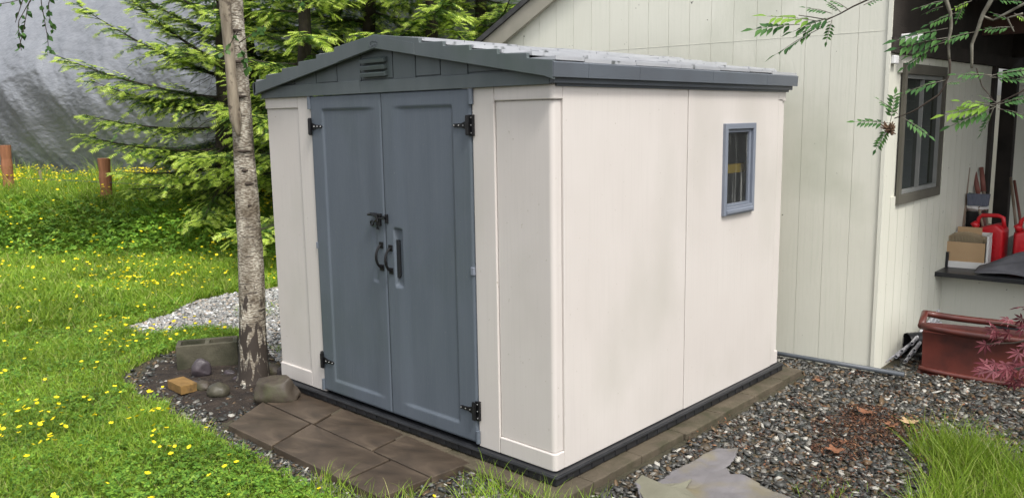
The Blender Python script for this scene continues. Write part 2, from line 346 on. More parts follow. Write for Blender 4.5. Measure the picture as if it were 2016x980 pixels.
# ------------------------------------------------------------------ ground
G = -0.10
TOE = np.array([-10.0, 1.43]); TN = np.array([-.605, .797])
def gz(x, y):
    x = np.asarray(x, float); y = np.asarray(y, float)
    s = (x-TOE[0])*TN[0]+(y-TOE[1])*TN[1]
    far = sst(1.0, 5.0, -x-y*.2-1.5)
    return G + .5*sst(-.4, 1.5, s) + (fbm(x*.9+7, y*.9+3, 3, 5)-.44)*.10*far
xs = np.concatenate([[-300, -150, -80, -50, -40], np.arange(-34, 8, .35), [10, 14, 20, 40, 80, 150, 300]])
ys = np.concatenate([[-300, -150, -80, -40, -20, -12, -8], np.arange(-6, 14, .35), [16, 20, 30, 50, 90, 150, 300]])
X, Y = np.meshgrid(xs, ys); Z = gz(X, Y); nx, ny = len(xs), len(ys)
idx = np.arange(nx*ny).reshape(ny, nx)
q = np.stack([idx[:-1, :-1], idx[:-1, 1:], idx[1:, 1:], idx[1:, :-1]], -1).reshape(-1, 4)
ground = fast_mesh('ground', np.stack([X, Y, Z], -1).reshape(-1, 3), q.ravel(), np.full(len(q), 4), None, [M['ground']], smooth=True)
tag(ground, kind='structure', label='brown soil ground under the lawn and gravel')

def wpoly(pts, z=G): return np.array([gp(x, y, z)[:2] for x, y in pts])
def inpoly(px, py, poly):
    r = np.zeros(px.shape, bool); n = len(poly); j = n-1
    for i in range(n):
        xi, yi = poly[i]; xj, yj = poly[j]
        c = ((yi > py) != (yj > py)) & (px < (xj-xi)*(py-yi)/(yj-yi+1e-12)+xi); r ^= c; j = i
    return r
HX, HY = gp(1718, 708, 0)[:2]                  # house corner
P_soil = wpoly([(245, 745), (290, 712), (345, 690), (470, 668), (560, 660), (600, 745), (560, 800), (470, 845), (425, 845), (340, 800), (275, 785)])
P_grav2 = wpoly([(232, 645), (330, 618), (385, 590), (480, 572), (600, 560), (620, 745), (545, 710), (525, 668), (470, 652), (390, 645), (320, 656), (270, 655)])
P_edge = wpoly([(330, 790), (425, 825), (470, 850), (560, 890), (640, 935), (760, 985), (860, 1040), (740, 1040), (600, 960), (500, 905), (410, 860), (330, 815)])
P_grav = np.array([gp(700, 985, G)[:2], gp(735, 968, G)[:2], gp(930, 900, G)[:2], (-.3, -.05), (0.0, 0.0), (.1, 2.5), (-1.5, 2.6), (-1.5, 3.0), (HX+.02, HY+.02), (HX+.02, HY+1.6), (4.0, HY+1.6), (4.0, 1.9), *[tuple(gp(x, y, G)[:2]) for x, y in ((2100, 900), (2016, 895), (1930, 872), (1870, 880), (1830, 915), (1800, 1010), (1500, 1100), (1000, 1060))]])
P_grav3 = wpoly([(255, 402), (580, 402), (580, 386), (300, 388)], .4)
def d_noise(x, y): return fbm(x*2.5, y*2.5, 3, 11)-.44

rng = np.random.default_rng(4)
def ico():
    bm = bmesh.new(); bmesh.ops.create_icosphere(bm, subdivisions=1, radius=1); bm.verts.index_update()
    v = np.array([a.co[:] for a in bm.verts]); f = np.array([[b.index for b in p.verts] for p in bm.faces]); bm.free(); return v, f
ICV, ICF = ico()
def rot_bases(n, sx, sy, sz, tilt=.5):
    a = rng.uniform(0, 2*np.pi, n); ca, sa = np.cos(a), np.sin(a); t1 = rng.normal(0, tilt, n); t2 = rng.normal(0, tilt, n)
    X1 = np.stack([ca, sa, t1], -1); X1 /= np.linalg.norm(X1, axis=1)[:, None]
    Zz = np.stack([t2*sa-t1*ca, -t2*ca-t1*sa, np.ones(n)], -1); Zz /= np.linalg.norm(Zz, axis=1)[:, None]
    Y1 = np.cross(Zz, X1); Y1 /= np.linalg.norm(Y1, axis=1)[:, None]; Zz = np.cross(X1, Y1)
    return np.stack([X1*sx[:, None], Y1*sy[:, None], Zz*sz[:, None]], 1)
def stones_in(name, poly, dens, smin, smax, m, label, zoff=0.0, sink=.2, keep=None, n_over=None):
    lo, hi = poly.min(0), poly.max(0); n = int((hi-lo).prod()*dens)
    p = rng.uniform(lo, hi, (n, 2)); jx = p[:, 0]+d_noise(p[:, 0], p[:, 1])*.25; jy = p[:, 1]+d_noise(p[:, 0]+9, p[:, 1])*.25
    ok = inpoly(jx, jy, poly)
    if keep is not None: ok &= keep(p[:, 0], p[:, 1])
    p = p[ok]; n = len(p); s = smin+(smax-smin)*rng.beta(1.3, 3.2, n)
    ch = []
    for k in range(4):
        sel = np.arange(n) % 4 == k; tv = ICV*(1+rng.uniform(-.28, .28, (len(ICV), 1))); tv = tv+rng.uniform(-.12, .12, tv.shape)
        ss = s[sel]; m_ = sel.sum(); B = rot_bases(m_, ss*rng.uniform(.8, 1.35, m_), ss*rng.uniform(.55, .95, m_), ss*rng.uniform(.2, .42, m_), .4)
        z = gz(p[sel, 0], p[sel, 1])+zoff+ss*rng.uniform(-.1, .55, m_)
        ch.append(instance_mesh('', tv, ICF, B, np.stack([p[sel, 0], p[sel, 1], z], -1), None))
    o = merge_build(name, ch, [m]); tag(o, label, None, None, 'stuff'); return o
def off_pad(x, y):
    a = (x > -2.5) & (x < .17) & (y > -.10) & (y < 2.56)
    return ~a
slab_poly = wpoly([(445, 835), (745, 978), (935, 908), (570, 748)], -.06)
g1 = stones_in('gravel', P_grav, 3300, .009, .036, M['stone'], 'mixed grey and white gravel between shed and house', keep=lambda x, y: off_pad(x, y) & ~inpoly(x, y, slab_poly) & (y > -2))
g2 = stones_in('gravel', P_grav2, 2600, .010, .034, M['stonesunlit'], 'gravel path behind the birch, pale from painted sunlight', keep=off_pad)
g3 = stones_in('gravel', P_soil, 900, .008, .03, M['stone'], 'loose grey stones on the dark soil round the birch', keep=lambda x, y: off_pad(x, y) & ~inpoly(x, y, slab_poly))
g4 = stones_in('gravel', P_edge, 4500, .008, .026, M['stone'], 'grey pebble strip between lawn and paving slabs', keep=lambda x, y: off_pad(x, y) & ~inpoly(x, y, slab_poly))
g5 = stones_in('gravel', P_grav3, 700, .02, .05, M['stonesunlit'], 'strip of pale gravel beyond the buttercup bank')
# soil sheet round the birch
c = P_soil.mean(0); R_ = 26; vv = [(c[0], c[1], G+.030)]
bm = MB(); NN = 40; rows = []
for i in range(NN):
    t = i/NN*len(P_soil); a = P_soil[int(t) % len(P_soil)]; b_ = P_soil[(int(t)+1) % len(P_soil)]; e = a+(b_-a)*(t-int(t)); rows.append(e)
rows = np.array(rows); vs = []
for k in range(9):
    for e in rows:
        p = c+(e-c)*(k/8); h = .03*(1-(k/8)**3)-.012+(mnoise.noise(Vector((p[0]*9, p[1]*9, 0))))*.012
        vs.append((p[0], p[1], float(gz(p[0], p[1]))+h))
fs = [(k*NN+i, k*NN+(i+1) % NN, (k+1)*NN+(i+1) % NN, (k+1)*NN+i) for k in range(1, 8) for i in range(NN)]+[tuple(range(NN, 2*NN))]
bm.add(vs, fs); soil = bm.build('soil', M['soil'], smooth=True); tag(soil, 'dark damp soil patch round the birch foot', None, None, 'structure')

# ------------------------------------------------------------------ garden shed
W, D, H = 2.42, 2.41, 1.857
shed = thing('garden_shed', (0, 0, 0), 'beige resin garden shed with slate blue double doors and grey roof', 'shed')
b = MB(); b.box((-W-.03, -.03, -.055), (.03, D+.03, -.004), bev=.006)
for k in range(24):
    y = .05+k*.1; b.box((.028, y, -.046), (.035, y+.03, -.012), bev=.002)
    x = -.05-k*.1; b.box((x-.03, -.035, -.046), (x, -.028, -.012), bev=.002)
b.tube([(-W-.02, -.034, -.012), (.034, -.034, -.012), (.034, D+.02, -.012)], .007)
b.build('floor_base', M['black'], shed)
def rbox(b, a, c, bev=.006): b.box(a, c, bev=bev)
# front right panel with wrapped corner
b = MB()
rbox(b, (-.52, .0125, 0), (-.3715, .055, H), .002)                    # recessed core
rbox(b, (-.52, 0, 0), (-.3715, .02, H), .004)                        # stile
r_ = .022
def lwrap(b, z0, z1, d, ysd, bev=0):
    """L shaped band round the corner: d = inset from the outer faces"""
    a = np.linspace(-math.pi/2, 0, 7); rr = .024
    poly = [(-.3705, d)]+[(-d-rr+rr*math.cos(t), d+rr+rr*math.sin(t)) for t in a]+[(-d, ysd), (-.05, ysd), (-.05, .05), (-.3705, .05)]
    b.prism([(p[0], p[1]) for p in poly], 2, z0, z1)
b.build('front_wall', M['beige'], shed)
b = MB(); lwrap(b, .0, .088, 0.0, .075); lwrap(b, .088, 1.786, .011, .075); lwrap(b, 1.786, H, 0.0, .075)
o = b.build('corner_panel', M['beige'], shed)
md = o.modifiers.new('bevel', 'BEVEL'); md.width = .006; md.segments = 3; md.limit_method = 'ANGLE'; md.angle_limit = rad(40)
o.data.polygons.foreach_set('use_smooth', [False]*len(o.data.polygons))
# front left
b = MB()
rbox(b, (-W+.0, .012, .088), (-1.902, .055, 1.786), .003)
rbox(b, (-2.05, 0, 0), (-1.902, .02, H), .004); rbox(b, (-W, 0, 0), (-2.05, .03, .098), .005); rbox(b, (-W, 0, 1.786), (-2.05, .03, H), .005)
b.build('front_wall', M['beige'], shed)
# sides
def wall_grid(b, us, zs, hole, place, t):
    n = len(us); m_ = len(zs); vs = []
    for s_ in (0, t):
        for z in zs:
            for u in us: vs.append(place(u, z, s_))
    fs = []; K = n*m_
    cell = lambda i, j: 0 <= i < n-1 and 0 <= j < m_-1 and (i, j) not in hole
    for i in range(n-1):
        for j in range(m_-1):
            if not cell(i, j): continue
            a, b2, c2, d2 = j*n+i, j*n+i+1, (j+1)*n+i+1, (j+1)*n+i
            fs += [(a, b2, c2, d2), (K+d2, K+c2, K+b2, K+a)]
            for (ni, nj, p_, q_) in ((i-1, j, d2, a), (i+1, j, b2, c2), (i, j-1, a, b2), (i, j+1, c2, d2)):
                if not cell(ni, nj): fs.append((q_, p_, K+p_, K+q_))
    b.add(vs, fs)
WY0, WY1, WZ0, WZ1 = 1.590, 1.945, 1.118, 1.638
b = MB(); rbox(b, (-.04, .0755, 0), (0, 1.172, H), .004); rbox(b, (-.045, 1.16, 0), (-.012, 1.20, H), 0)
rbox(b, (-.03, 1.176, 0.0), (.003, 1.232, H), .003)
wall_grid(b, [1.232, WY0, WY1, 2.30], [0, WZ0, WZ1, H], {(1, 1)}, lambda u, z, s_: (-s_, u, z), .04)
b.build('side_wall', M['beige'], shed)
b = MB(); rbox(b, (-.06, 2.304, .0), (-.010, D, H), .006); rbox(b, (-.06, 2.304, .0), (0, D, .088), .004); rbox(b, (-.06, 2.304, 1.786), (0, D, H), .004); rbox(b, (-.06, 2.304, .08), (0, 2.36, 1.80), .003)
b.build('corner_panel', M['beige'], shed)
b = MB(); rbox(b, (-W, D-.04, 0), (-.061, D-.001, H), .004); b.build('back_wall', M['beige'], shed)
b = MB(); rbox(b, (-W+.001, .056, 0), (-W+.04, D-.041, H), .004); b.build('side_wall', M['beige'], shed)

# doors as height fields
def door(x0, x1, right):
    n, m_ = 110, 270; z0, z1 = .018, 1.852
    u = np.linspace(x0, x1, n); z = np.linspace(z0, z1, m_); U, Zz = np.meshgrid(u, z)
    if right:
        rec = sst(-1.14, -1.02, U)*(1-sst(-.664, -.650, U)); fade = sst(-1.13, -1.02, U)
        pock = sst(-1.152, -1.140, U)*(1-sst(-1.095, -1.08, U)); slot = sst(-1.148, -1.142, U)*(1-sst(-1.128, -1.122, U))
    else:
        rec = sst(-1.784, -1.77, U)*(1-sst(-1.40, -1.25, U)); fade = 1-sst(-1.38, -1.27, U)
        pock = sst(-1.40, -1.33, U)*(1-sst(-1.312, -1.300, U)); slot = 0*U
    rec = rec*sst(.094, .110, Zz)*(1-sst(1.763, 1.776, Zz)); dep = .009*rec
    pk = pock*sst(.772, .795, Zz)*(1-sst(1.10, 1.112, Zz)); dep = np.maximum(dep, (.022 if right else .014)*pk*(1 if right else (.35+.65*np.abs(Zz-.94)/.17)))
    if right: dep = np.maximum(dep, .05*slot*sst(.83, .84, Zz)*(1-sst(1.03, 1.045, Zz)))
    edge = np.minimum(np.minimum(U-x0, x1-U), np.minimum(Zz-z0, z1-Zz)); dep = dep+.006*(1-sst(0, .008, edge))
    vs = np.stack([U, -.012+dep, Zz], -1).reshape(-1, 3); ii = np.arange(n*m_).reshape(m_, n)
    f = np.stack([ii[:-1, :-1], ii[:-1, 1:], ii[1:, 1:], ii[1:, :-1]], -1).reshape(-1, 4).tolist()
    b = MB(); b.add(vs, f); 
    o = b.build('door', M['door'], shed, smooth=True)
    c2 = MB(); c2.box((x0+.003, -.0065, z0+.003), (x1-.003, .03, z0+.01)); c2.box((x0+.001, -.004, z0), (x0+.004, .03, z1)); c2.box((x1-.004, -.004, z0), (x1-.001, .03, z1)); c2.box((x0, .045, z0), (x1, .05, z1)); c2.box((x0+.004, -.003, z1-.004), (x1-.004, .045, z1-.001))
    c2.build('door_core', M['door'], o)
    return o
dl = door(-1.900, -1.227, False); dr = door(-1.223, -.522, True)
b = MB(); b.prism([(-1.146, .832), (-1.132, .826), (-1.119, .84), (-1.122, .93), (-1.121, 1.02), (-1.128, 1.038), (-1.143, 1.045)], 1, -.0008, .01); b.build('slot_shade', M['black'], dr)  # black insert painting the dark of the hole into the door
def hinge(door_o, x, z, sgn):
    b = MB()                                        # sgn +1: strap points to +x
    b.box((x-.010, -.0295, z-.050), (x+.013, -.0235 if False else -.024, z+.050), bev=.001)
    b.tube([(x, -.030, z-.045), (x, -.030, z+.045)], .008, 8)
    y0 = -.021
    P_ = [(x+sgn*.012, z+.022), (x+sgn*.05, z+.010), (x+sgn*.105, z+.008), (x+sgn*.112, z), (x+sgn*.105, z-.008), (x+sgn*.05, z-.010), (x+sgn*.012, z-.022)]
    b.prism([(p[0], p[1]) for p in P_], 1, y0, -.011)
    b.box((x-.028 if sgn > 0 else x-.002, -.016, z-.052), (x+.002 if sgn > 0 else x+.028, -.0005, z+.052), bev=.001)
    h = b.build('hinge', M['blackmetal'], door_o)
    for (dx, dz) in ((sgn*.03, .0), (sgn*.06, 0), (sgn*.1, 0)):
        b.n
    s_ = MB()
    for (dx, dz, yy) in ((sgn*.035, 0, -.0235), (sgn*.068, 0, -.0235), (sgn*.102, 0, -.0235), (-sgn*.016, .038, -.018), (-sgn*.016, 0, -.018), (-sgn*.016, -.038, -.018)):
        s_.tube([(x+dx, yy+.003, z+dz), (x+dx, yy, z+dz)], [.0042, .003], 8, 1)
    # screws belong to the hinge mesh
    me = h.data; bm2 = bmesh.new(); bm2.from_mesh(me)
    vs = np.concatenate(s_.v); nv = [bm2.verts.new(v) for v in vs]
    me.materials.append(M['screw'])
    for f in s_.f:
        fc = bm2.faces.new([nv[i] for i in f]); fc.material_index = 1
    bm2.to_mesh(me); bm2.free()
hinge(dl, -1.892, 1.672, 1); hinge(dl, -1.892, .213, 1); hinge(dr, -.530, 1.672, -1); hinge(dr, -.530, .195, -1)
def pull(door_o, x, z0, z1):
    b = MB(); y0 = -.013
    for z in (z0, z1): b.box((x-.017, y0-.005, z-.018), (x+.017, y0, z+.018), bev=.0015)
    pts = [(x, y0-.004, z0+.003)]
    for t in np.linspace(0, 1, 13): pts.append((x-.0*math.sin(math.pi*t), y0-.012-.030*math.sin(math.pi*t)**.7, z0+.003+(z1-z0-.006)*t))
    pts.append((x, y0-.004, z1-.003)); b.tube(pts, .0075, 8)
    b.build('handle', M['blackmetal'], door_o)
pull(dl, -1.262, .875, 1.005); pull(dr, -1.180, .865, .995)
b = MB(); b.box((-1.330, -.032, 1.168), (-1.243, -.013, 1.186), bev=.004); b.box((-1.285, -.030, 1.115), (-1.250, -.013, 1.170), bev=.004)
b.tube([(-1.345, -.036, 1.176), (-1.31, -.042, 1.182), (-1.27, -.036, 1.172), (-1.262, -.034, 1.14)], [.007, .009, .008, .006], 8)
b.tube([(-1.268, -.03, 1.112), (-1.275, -.03, 1.098), (-1.262, -.03, 1.100)], .006)
b.tube([(-1.318+.013*math.cos(t), -.030, 1.128+.013*math.sin(t)) for t in np.linspace(0, 6.28, 14)], .005)
b.tube([(-1.31, -.028, 1.135), (-1.285, -.026, 1.145)], .006)
b.build('latch', M['blackmetal'], dl)
b = MB(); b.box((-1.210, -.026, 1.135), (-1.190, -.013, 1.185), bev=.003); b.tube([(-1.255, -.03, 1.16), (-1.20, -.03, 1.16)], .006); b.tube([(-1.218, -.032, 1.172), (-1.192, -.032, 1.172)], .005)
b.build('latch_catch', M['blackmetal'], dr)
b = MB(); b.box((-1.909, -.014, .925), (-1.889, -.001, .965), bev=.003); b.build('hinge_clip', M['wframe'], shed)
b = MB(); b.box((-.540, -.018, .915), (-.518, -.001, .957), bev=.003); b.build('hinge_clip', M['wframe'], shed)
for x in (-1.906, -.518):
    b = MB(); b.tube([(x, -.010, 1.775), (x, -.010, 1.85)], .014, 10); b.build('pivot_cap', M['door'], shed)
    b = MB(); b.tube([(x, -.010, .018), (x, -.010, .085)], .012, 10); b.build('pivot_cap', M['door'], shed)

# gable and rake
CX = -1.205; TIPR = .047; TIPL = -2.457
def zb(x): return 2.085-(abs(x-CX))*.165                    # rake lower edge
def zt(x): return 2.150-(abs(x-CX))*.165                    # roof surface
b = MB()
xg = [-W+.02, -2.05, -1.82, -1.61, -1.385, -1.105, -.92, -.73, -.53, -.30, -.02]
for i in range(len(xg)-1):
    x0, x1 = xg[i]+.004, xg[i+1]-.004; zl = 1.922 if i % 2 else 1.930
    if zb(x0)+.02 > zl or zb(x1)+.02 > zl:
        po = [(x0, zl), (x1, zl), (x1, max(zl+.002, zb(x1)+.025))]
        if x0 < CX < x1: po.append((CX, zb(CX)+.025))
        po.append((x0, max(zl+.002, zb(x0)+.025))); b.prism(po, 1, -.012, .01)
b.prism([(-W+.01, H+.002), (-.01, H+.002), (-.01, zb(0)+.02), (CX, zb(CX)+.02), (-W+.01, zb(-W)+.02)], 1, -.004, .012)
b.build('gable_panel', M['gable'], shed)
b = MB(); b.box((-W-.005, -.022, H-.004), (-1.387, -.002, 1.925), bev=.002); b.box((-1.385, -.022, H-.004), (.0, -.002, 1.920), bev=.002)
b.box((-.09, -.02, H-.002), (.004, -.006, 1.90), bev=.002)
b.build('gable_band', M['gable'], shed)
b = MB()
for z in (2.030, 1.993, 1.956):
    b.prism([(-.040, z+.002), (-.012, z+.015), (-.012, z-.012), (-.036, z-.016)], 0, -1.362, -1.150)
ve = b.build('vent', M['gable'], shed)
rise = [.365, .545, .73, .915, 1.10]
def saw(dx):
    """height of the toothed top edge above the plain roof line"""
    prev = 0; 
    for r_ in rise+[1.252]:
        if dx <= r_: return .004+.022*(dx-prev)/(r_-prev)
        prev = r_
    return .02
def rake(sgn):
    lim = TIPR-CX; xs_ = [0]; top = [(0, saw(0.0)+.006)]; pr = 0
    for r_ in rise:
        top += [(r_-.001, .026), (r_+.001, .004)]
    top += [(lim, .012)]
    poly = [(CX+sgn*dx, zt(CX+dx)+h_) for dx, h_ in top]
    poly += [(CX+sgn*lim, zb(CX+lim)-.008), (CX+sgn*(lim-.05), zb(CX+lim-.05)), (CX, zb(CX))]
    b = MB(); b.prism(poly, 1, -.055, -.035); o = b.build('rake_board', M['gable'], shed)
    md = o.modifiers.new('bevel', 'BEVEL'); md.width = .003; md.segments = 2; md.limit_method = 'ANGLE'
rake(1); rake(-1)
b = MB(); b.prism([(CX-.33, zb(CX-.33)+.004), (CX-.33, zt(CX-.33)-.004), (CX, zt(CX)+.004), (CX+.33, zt(CX+.33)-.004), (CX+.33, zb(CX+.33)+.004), (CX, zb(CX)+.004)], 1, -.059, -.054)
o = b.build('ridge_cap_front', M['gable'], shed)
# small embossed mark on the ridge cap
b = MB(); ex, ez = CX+.005, 2.105
b.tube([(ex+.036*math.cos(t), -.0605, ez+.006+.014*math.sin(t)) for t in np.linspace(.35, 2.8, 10)], .0014, 5)
b.tube([(ex-.014+.004*math.cos(t), -.0605, ez-.003+.005*math.sin(t)) for t in np.linspace(.3, 6, 9)], .0011, 5)
for pts in ([(-.034, -.011), (-.034, .008)], [(-.024, .008), (-.033, -.001), (-.024, -.011)], [(.0, -.009), (.0, .006)], [(-.004, .002), (.005, .002)],
            [(.011, -.002), (.018, -.002), (.018, .003), (.012, .003), (.011, -.007), (.018, -.008)], [(.024, -.008), (.024, .003), (.031, .002)]):
    b.tube([(ex+p, -.0605, ez+q_) for p, q_ in pts], .0012, 5)
b.build('emblem', M['fascia'], shed)
# roof: deck plus rows of tiles
b = MB(); YB = D+.05
b.prism([(TIPL+.01, zt(TIPL+.01)-.03), (CX, zt(CX)-.03), (TIPR-.01, zt(TIPR-.01)-.03), (TIPR-.01, zt(TIPR-.01)), (CX, zt(CX)), (TIPL+.01, zt(TIPL+.01))], 1, -.034, YB)
rnd = random.Random(3)
for sgn in (1, -1):
    pr = 0.0
    for k, r_ in enumerate(rise+[1.250]):
        y = -.033-(.15 if k % 2 else 0); 
        while y < YB-.02:
            ln = rnd.choice((.30, .36, .42)); a = max(y, -.033)+.0015; c2 = min(y+ln, YB)-.0015; lift = rnd.uniform(0, .010); ex_ = rnd.uniform(0, .012)
            if c2-a > .03:
                x0, x1 = CX+sgn*(pr-.0 if pr else 0), CX+sgn*min(r_+ex_, 1.252)
                z0, z1 = zt(CX+pr)+.005, zt(CX+r_)+.024+lift
                b.prism([(x0, z0), (x1, z1), (x1, z1-.017), (x0, z0-.004)], 1, a, c2)
            y += ln
        pr = r_
roof = b.build('roof', M['rooft'], shed)
b = MB(); cuts = [-.055, .20, .62, 1.35, 2.02, YB+.004]
for i in range(5):
    b.prism([(TIPR-.012, 1.884), (TIPR+.004, 1.882), (TIPR+.008, 1.945), (TIPR-.002, 1.952), (TIPR-.02, 1.950), (TIPR-.02, 1.90)], 1, cuts[i]+.001, cuts[i+1]-.001)
o = b.build('eave_board', M['fascia'], shed)
b = MB(); b.box((-.06, -.02, H+.001), (.028, D+.03, H+.045)); b.box((-.02, .02, H-.012), (.010, D+.015, H+.02)); b.build('soffit', M['fascia'], shed)
b = MB(); b.prism([(TIPL+.012, 1.884), (TIPL-.004, 1.882), (TIPL-.008, 1.945), (TIPL+.002, 1.952), (TIPL+.02, 1.95), (TIPL+.02, 1.9)], 1, -.055, YB+.004); b.build('eave_board', M['fascia'], shed)
b = MB(); b.prism([(-W+.01, H), (-.01, H), (-.01, zb(0)+.02), (CX, zb(CX)+.02), (-W+.01, zb(-W)+.02)], 1, D-.03, D-.005); b.build('gable_panel', M['gable'], shed)

# shed window
win = MB(); fo = lambda u, z, s_: (.020-s_, u, z)
wall_grid(win, [1.574, 1.606, 1.928, 1.960], [1.100, 1.150, 1.618, 1.652], {(1, 1)}, fo, .035)
win.box((.0, 1.60, 1.110), (.030, 1.935, 1.134), bev=.004)
wo = win.build('window', M['wframe'], shed)
md = wo.modifiers.new('bevel', 'BEVEL'); md.width = .003; md.segments = 2; md.limit_method = 'ANGLE'
b = MB(); wall_grid(b, [1.608, 1.622, 1.898, 1.925], [1.152, 1.168, 1.598, 1.615], {(1, 1)}, lambda u, z, s_: (.004-s_, u, z), .02)
for k in range(4): b.box((.002, 1.62+k*.07, 1.141), (.018, 1.66+k*.07, 1.149))
b.build('sash', M['wframe'], wo)
b = MB(); b.add([(-.008, 1.61, 1.155), (-.008, 1.91, 1.155), (-.008, 1.91, 1.61), (-.008, 1.61, 1.61)], [(0, 1, 2, 3)]); b.build('pane', M['pane'], wo)
ys_ = MB(); ys_.box((-.10, 1.45, 1.345), (-.05, 2.25, 1.40), bev=.004); ysl = ys_.build('shelf_board', M['yellow']); tag(ysl, 'yellow board seen through the shed window', 'shelf board')
ysl.data.transform(Matrix.Translation((0, 0, 0)))

# paver pad round the shed
pv = thing('shed_pad', (0, 0, -.1), 'row of mossy pavers edging the base of the shed', 'paver edging')
r2 = random.Random(8)
def pav(x0, y0, x1, y1, z1=-.057):
    b = MB(); b.box((x0+.003, y0+.003, G-.04), (x1-.003, y1-.003, z1+r2.uniform(-.004, .0)), bev=.006); b.build('paver', M['paver'], pv)
y = -.16
for ln in (.30, .42, .42, .42, .42, .42, .30):
    pav(-.20, y, .135+r2.uniform(-.008, .008), y+ln); y += ln
x = -.20
for ln in (.50, .42, .45, .42, .45): pav(x-ln, -.135, x, .2); x -= ln
b = MB(); b.box((-W+.02, .2, G-.04), (-.21, D+.0, -.06)); b.build('pad_core', M['paver'], pv)

# slabs
A_, B_, C_, D_ = [gp(x, y, -.06)[:2] for x, y in ((447, 836), (748, 980), (938, 908), (572, 752))]
def q2(u, v): return (A_*(1-u)+B_*u)*(1-v)+(D_*(1-u)+C_*u)*v
r3 = random.Random(5); k = 0
for (v0, v1, us) in ((0.0, .52, [0, .34, .80, 1.0]), (.52, .95, [0, .36, .70, 1.0])):
    for i in range(len(us)-1):
        g_ = .0055; poly = [q2(us[i]+g_, v0+g_*1.3), q2(us[i+1]-g_, v0+g_*1.3), q2(us[i+1]-g_, v1-g_*1.3), q2(us[i]+g_, v1-g_*1.3)]
        cc = np.mean(poly, 0); zz = -.060+r3.uniform(-.006, .004)
        b = MB(); b.prism([tuple(p) for p in poly], 2, -.15, zz)
        o = b.build('paving_slab', M['slab'], loc=(cc[0], cc[1], G)); md = o.modifiers.new('bevel', 'BEVEL'); md.width = .004; md.segments = 2
        place = ('front row, nearest the lawn', 'second row, against the shed base')[0 if v0 == 0 else 1]
        nth = ['leftmost', 'middle', 'rightmost'][i]
        tag(o, f'wet brown wood-grain paving slab, {nth} of the {place}', 'paving slab', 'paving slabs before the shed doors')

# ------------------------------------------------------------------ house
TH = rad(4); HU = np.array([math.cos(TH), math.sin(TH)]); HN = np.array([-math.sin(TH), math.cos(TH)])
house = thing('house', (HX, HY, G), 'cream board-sided house with covered porch behind the shed', 'house')
HM = np.array([[HU[0], HN[0], 0, HX], [HU[1], HN[1], 0, HY], [0, 0, 1, 0], [0, 0, 0, 1]])
class HB(MB):
    def build(s, name, mats, parent=None, smooth=False, loc=None):
        v = np.concatenate(s.v); s.v = [v@HM[:3, :3].T+HM[:3, 3]]; return MB.build(s, name, mats, parent, smooth, loc)
def rk(u): return 2.375+.56*(u+3.224)
UL = -3.75
b = HB(); gs = [0.0]+[-.2-.178*i for i in range(20)]
for i in range(len(gs)-1):
    u1, u0 = gs[i]-.0013, max(gs[i+1]+.0013, UL)
    if u1 <= UL: break
    b.prism([(u0, G-.1), (u1, G-.1), (u1, rk(u1)+.1), (u0, rk(u0)+.1)], 1, 0, .03)
b.prism([(UL, G-.1), (-.002, G-.1), (-.002, rk(0)+.05), (UL, rk(UL)+.05)], 1, .004, .05)
b.box((-.075, -.006, G-.05), (.0, .02, 3.9)) if False else None
b.build('gable_wall', M['housew'], house)
b = HB(); b.box((-.012, -.012, G-.05), (.012, .012, 3.6)); b.build('corner_trim', M['housew'], house)
# horizontal flashing seam
b = HB(); b.prism([(-3.0, 2.235), (-.02, 2.235), (-.02, 2.239), (-3.0, 2.239)], 1, -.0015, .002); b.build('seam_strip', M['housew'], house)
b = HB(); t0 = UL-.5
b.prism([(t0, rk(t0)-.01), (1.4, rk(1.4)-.01), (1.4, rk(1.4)+.15), (t0, rk(t0)+.15)], 1, -.07, -.03); b.build('rake_fascia', M['trim'], house)
b = HB(); b.prism([(t0, rk(t0)+.151), (1.4, rk(1.4)+.151), (1.4, rk(1.4)+.20), (t0, rk(t0)+.20)], 1, -.095, 7.0); b.build('roof', M['rshingle'], house)
b = HB(); b.prism([(t0, rk(t0)+.02), (1.4, rk(1.4)+.02), (1.4, rk(1.4)+.06), (t0, rk(t0)+.06)], 1, -.028, -.002); b.build('soffit', M['trim'], house)
b = HB(); b.box((UL, .06, G), (UL+.04, 6.8, 1.9)); b.box((UL, 6.76, G), (-.04, 6.8, 1.9)); b.build('outer_wall', M['housew'], house)
# recessed side wall, running straight back (+Y)
SM = np.array([[0, 1, 0, HX], [1, 0, 0, HY], [0, 0, 1, 0], [0, 0, 0, 1]], float)   # local (along, across, z): along -> +Y, across -> +X
class SB(MB):
    def build(s, name, mats, parent=None, smooth=False, loc=None):
        v = np.concatenate(s.v); s.v = [v@SM[:3, :3].T+SM[:3, 3]]; return MB.build(s, name, mats, parent, smooth, loc)
b = SB(); g = .03
ss_ = [.02]+[.02+.165*i for i in range(1, 17)]
wy0, wy1, wz0, wz1 = .33, 1.195, 1.12, 1.97
for i in range(len(ss_)-1):
    s0, s1 = ss_[i]+.003, ss_[i+1]-.003
    if s1 <= wy0 or s0 >= wy1: b.box((s0, -.03, G-.05), (s1, 0, 2.09))
    else:
        b.box((s0, -.03, G-.05), (s1, 0, wz0)); b.box((s0, -.03, wz1), (s1, 0, 2.09))
b.box((.01, -.05, G-.05), (wy0, -.012, 2.09)); b.box((wy1, -.05, G-.05), (2.62, -.012, 2.09)); b.box((wy0, -.05, G-.05), (wy1, -.012, wz0)); b.box((wy0, -.05, wz1), (wy1, -.012, 2.09))
b.build('porch_wall', M['housew'], house)
b = SB(); wall_grid(b, [.285, .335, 1.19, 1.24], [1.06, 1.125, 1.965, 2.035], {(1, 1)}, lambda u, z, s_: (u, .022-s_, z), .021)
hw = b.build('window', M['wtrim'], house)
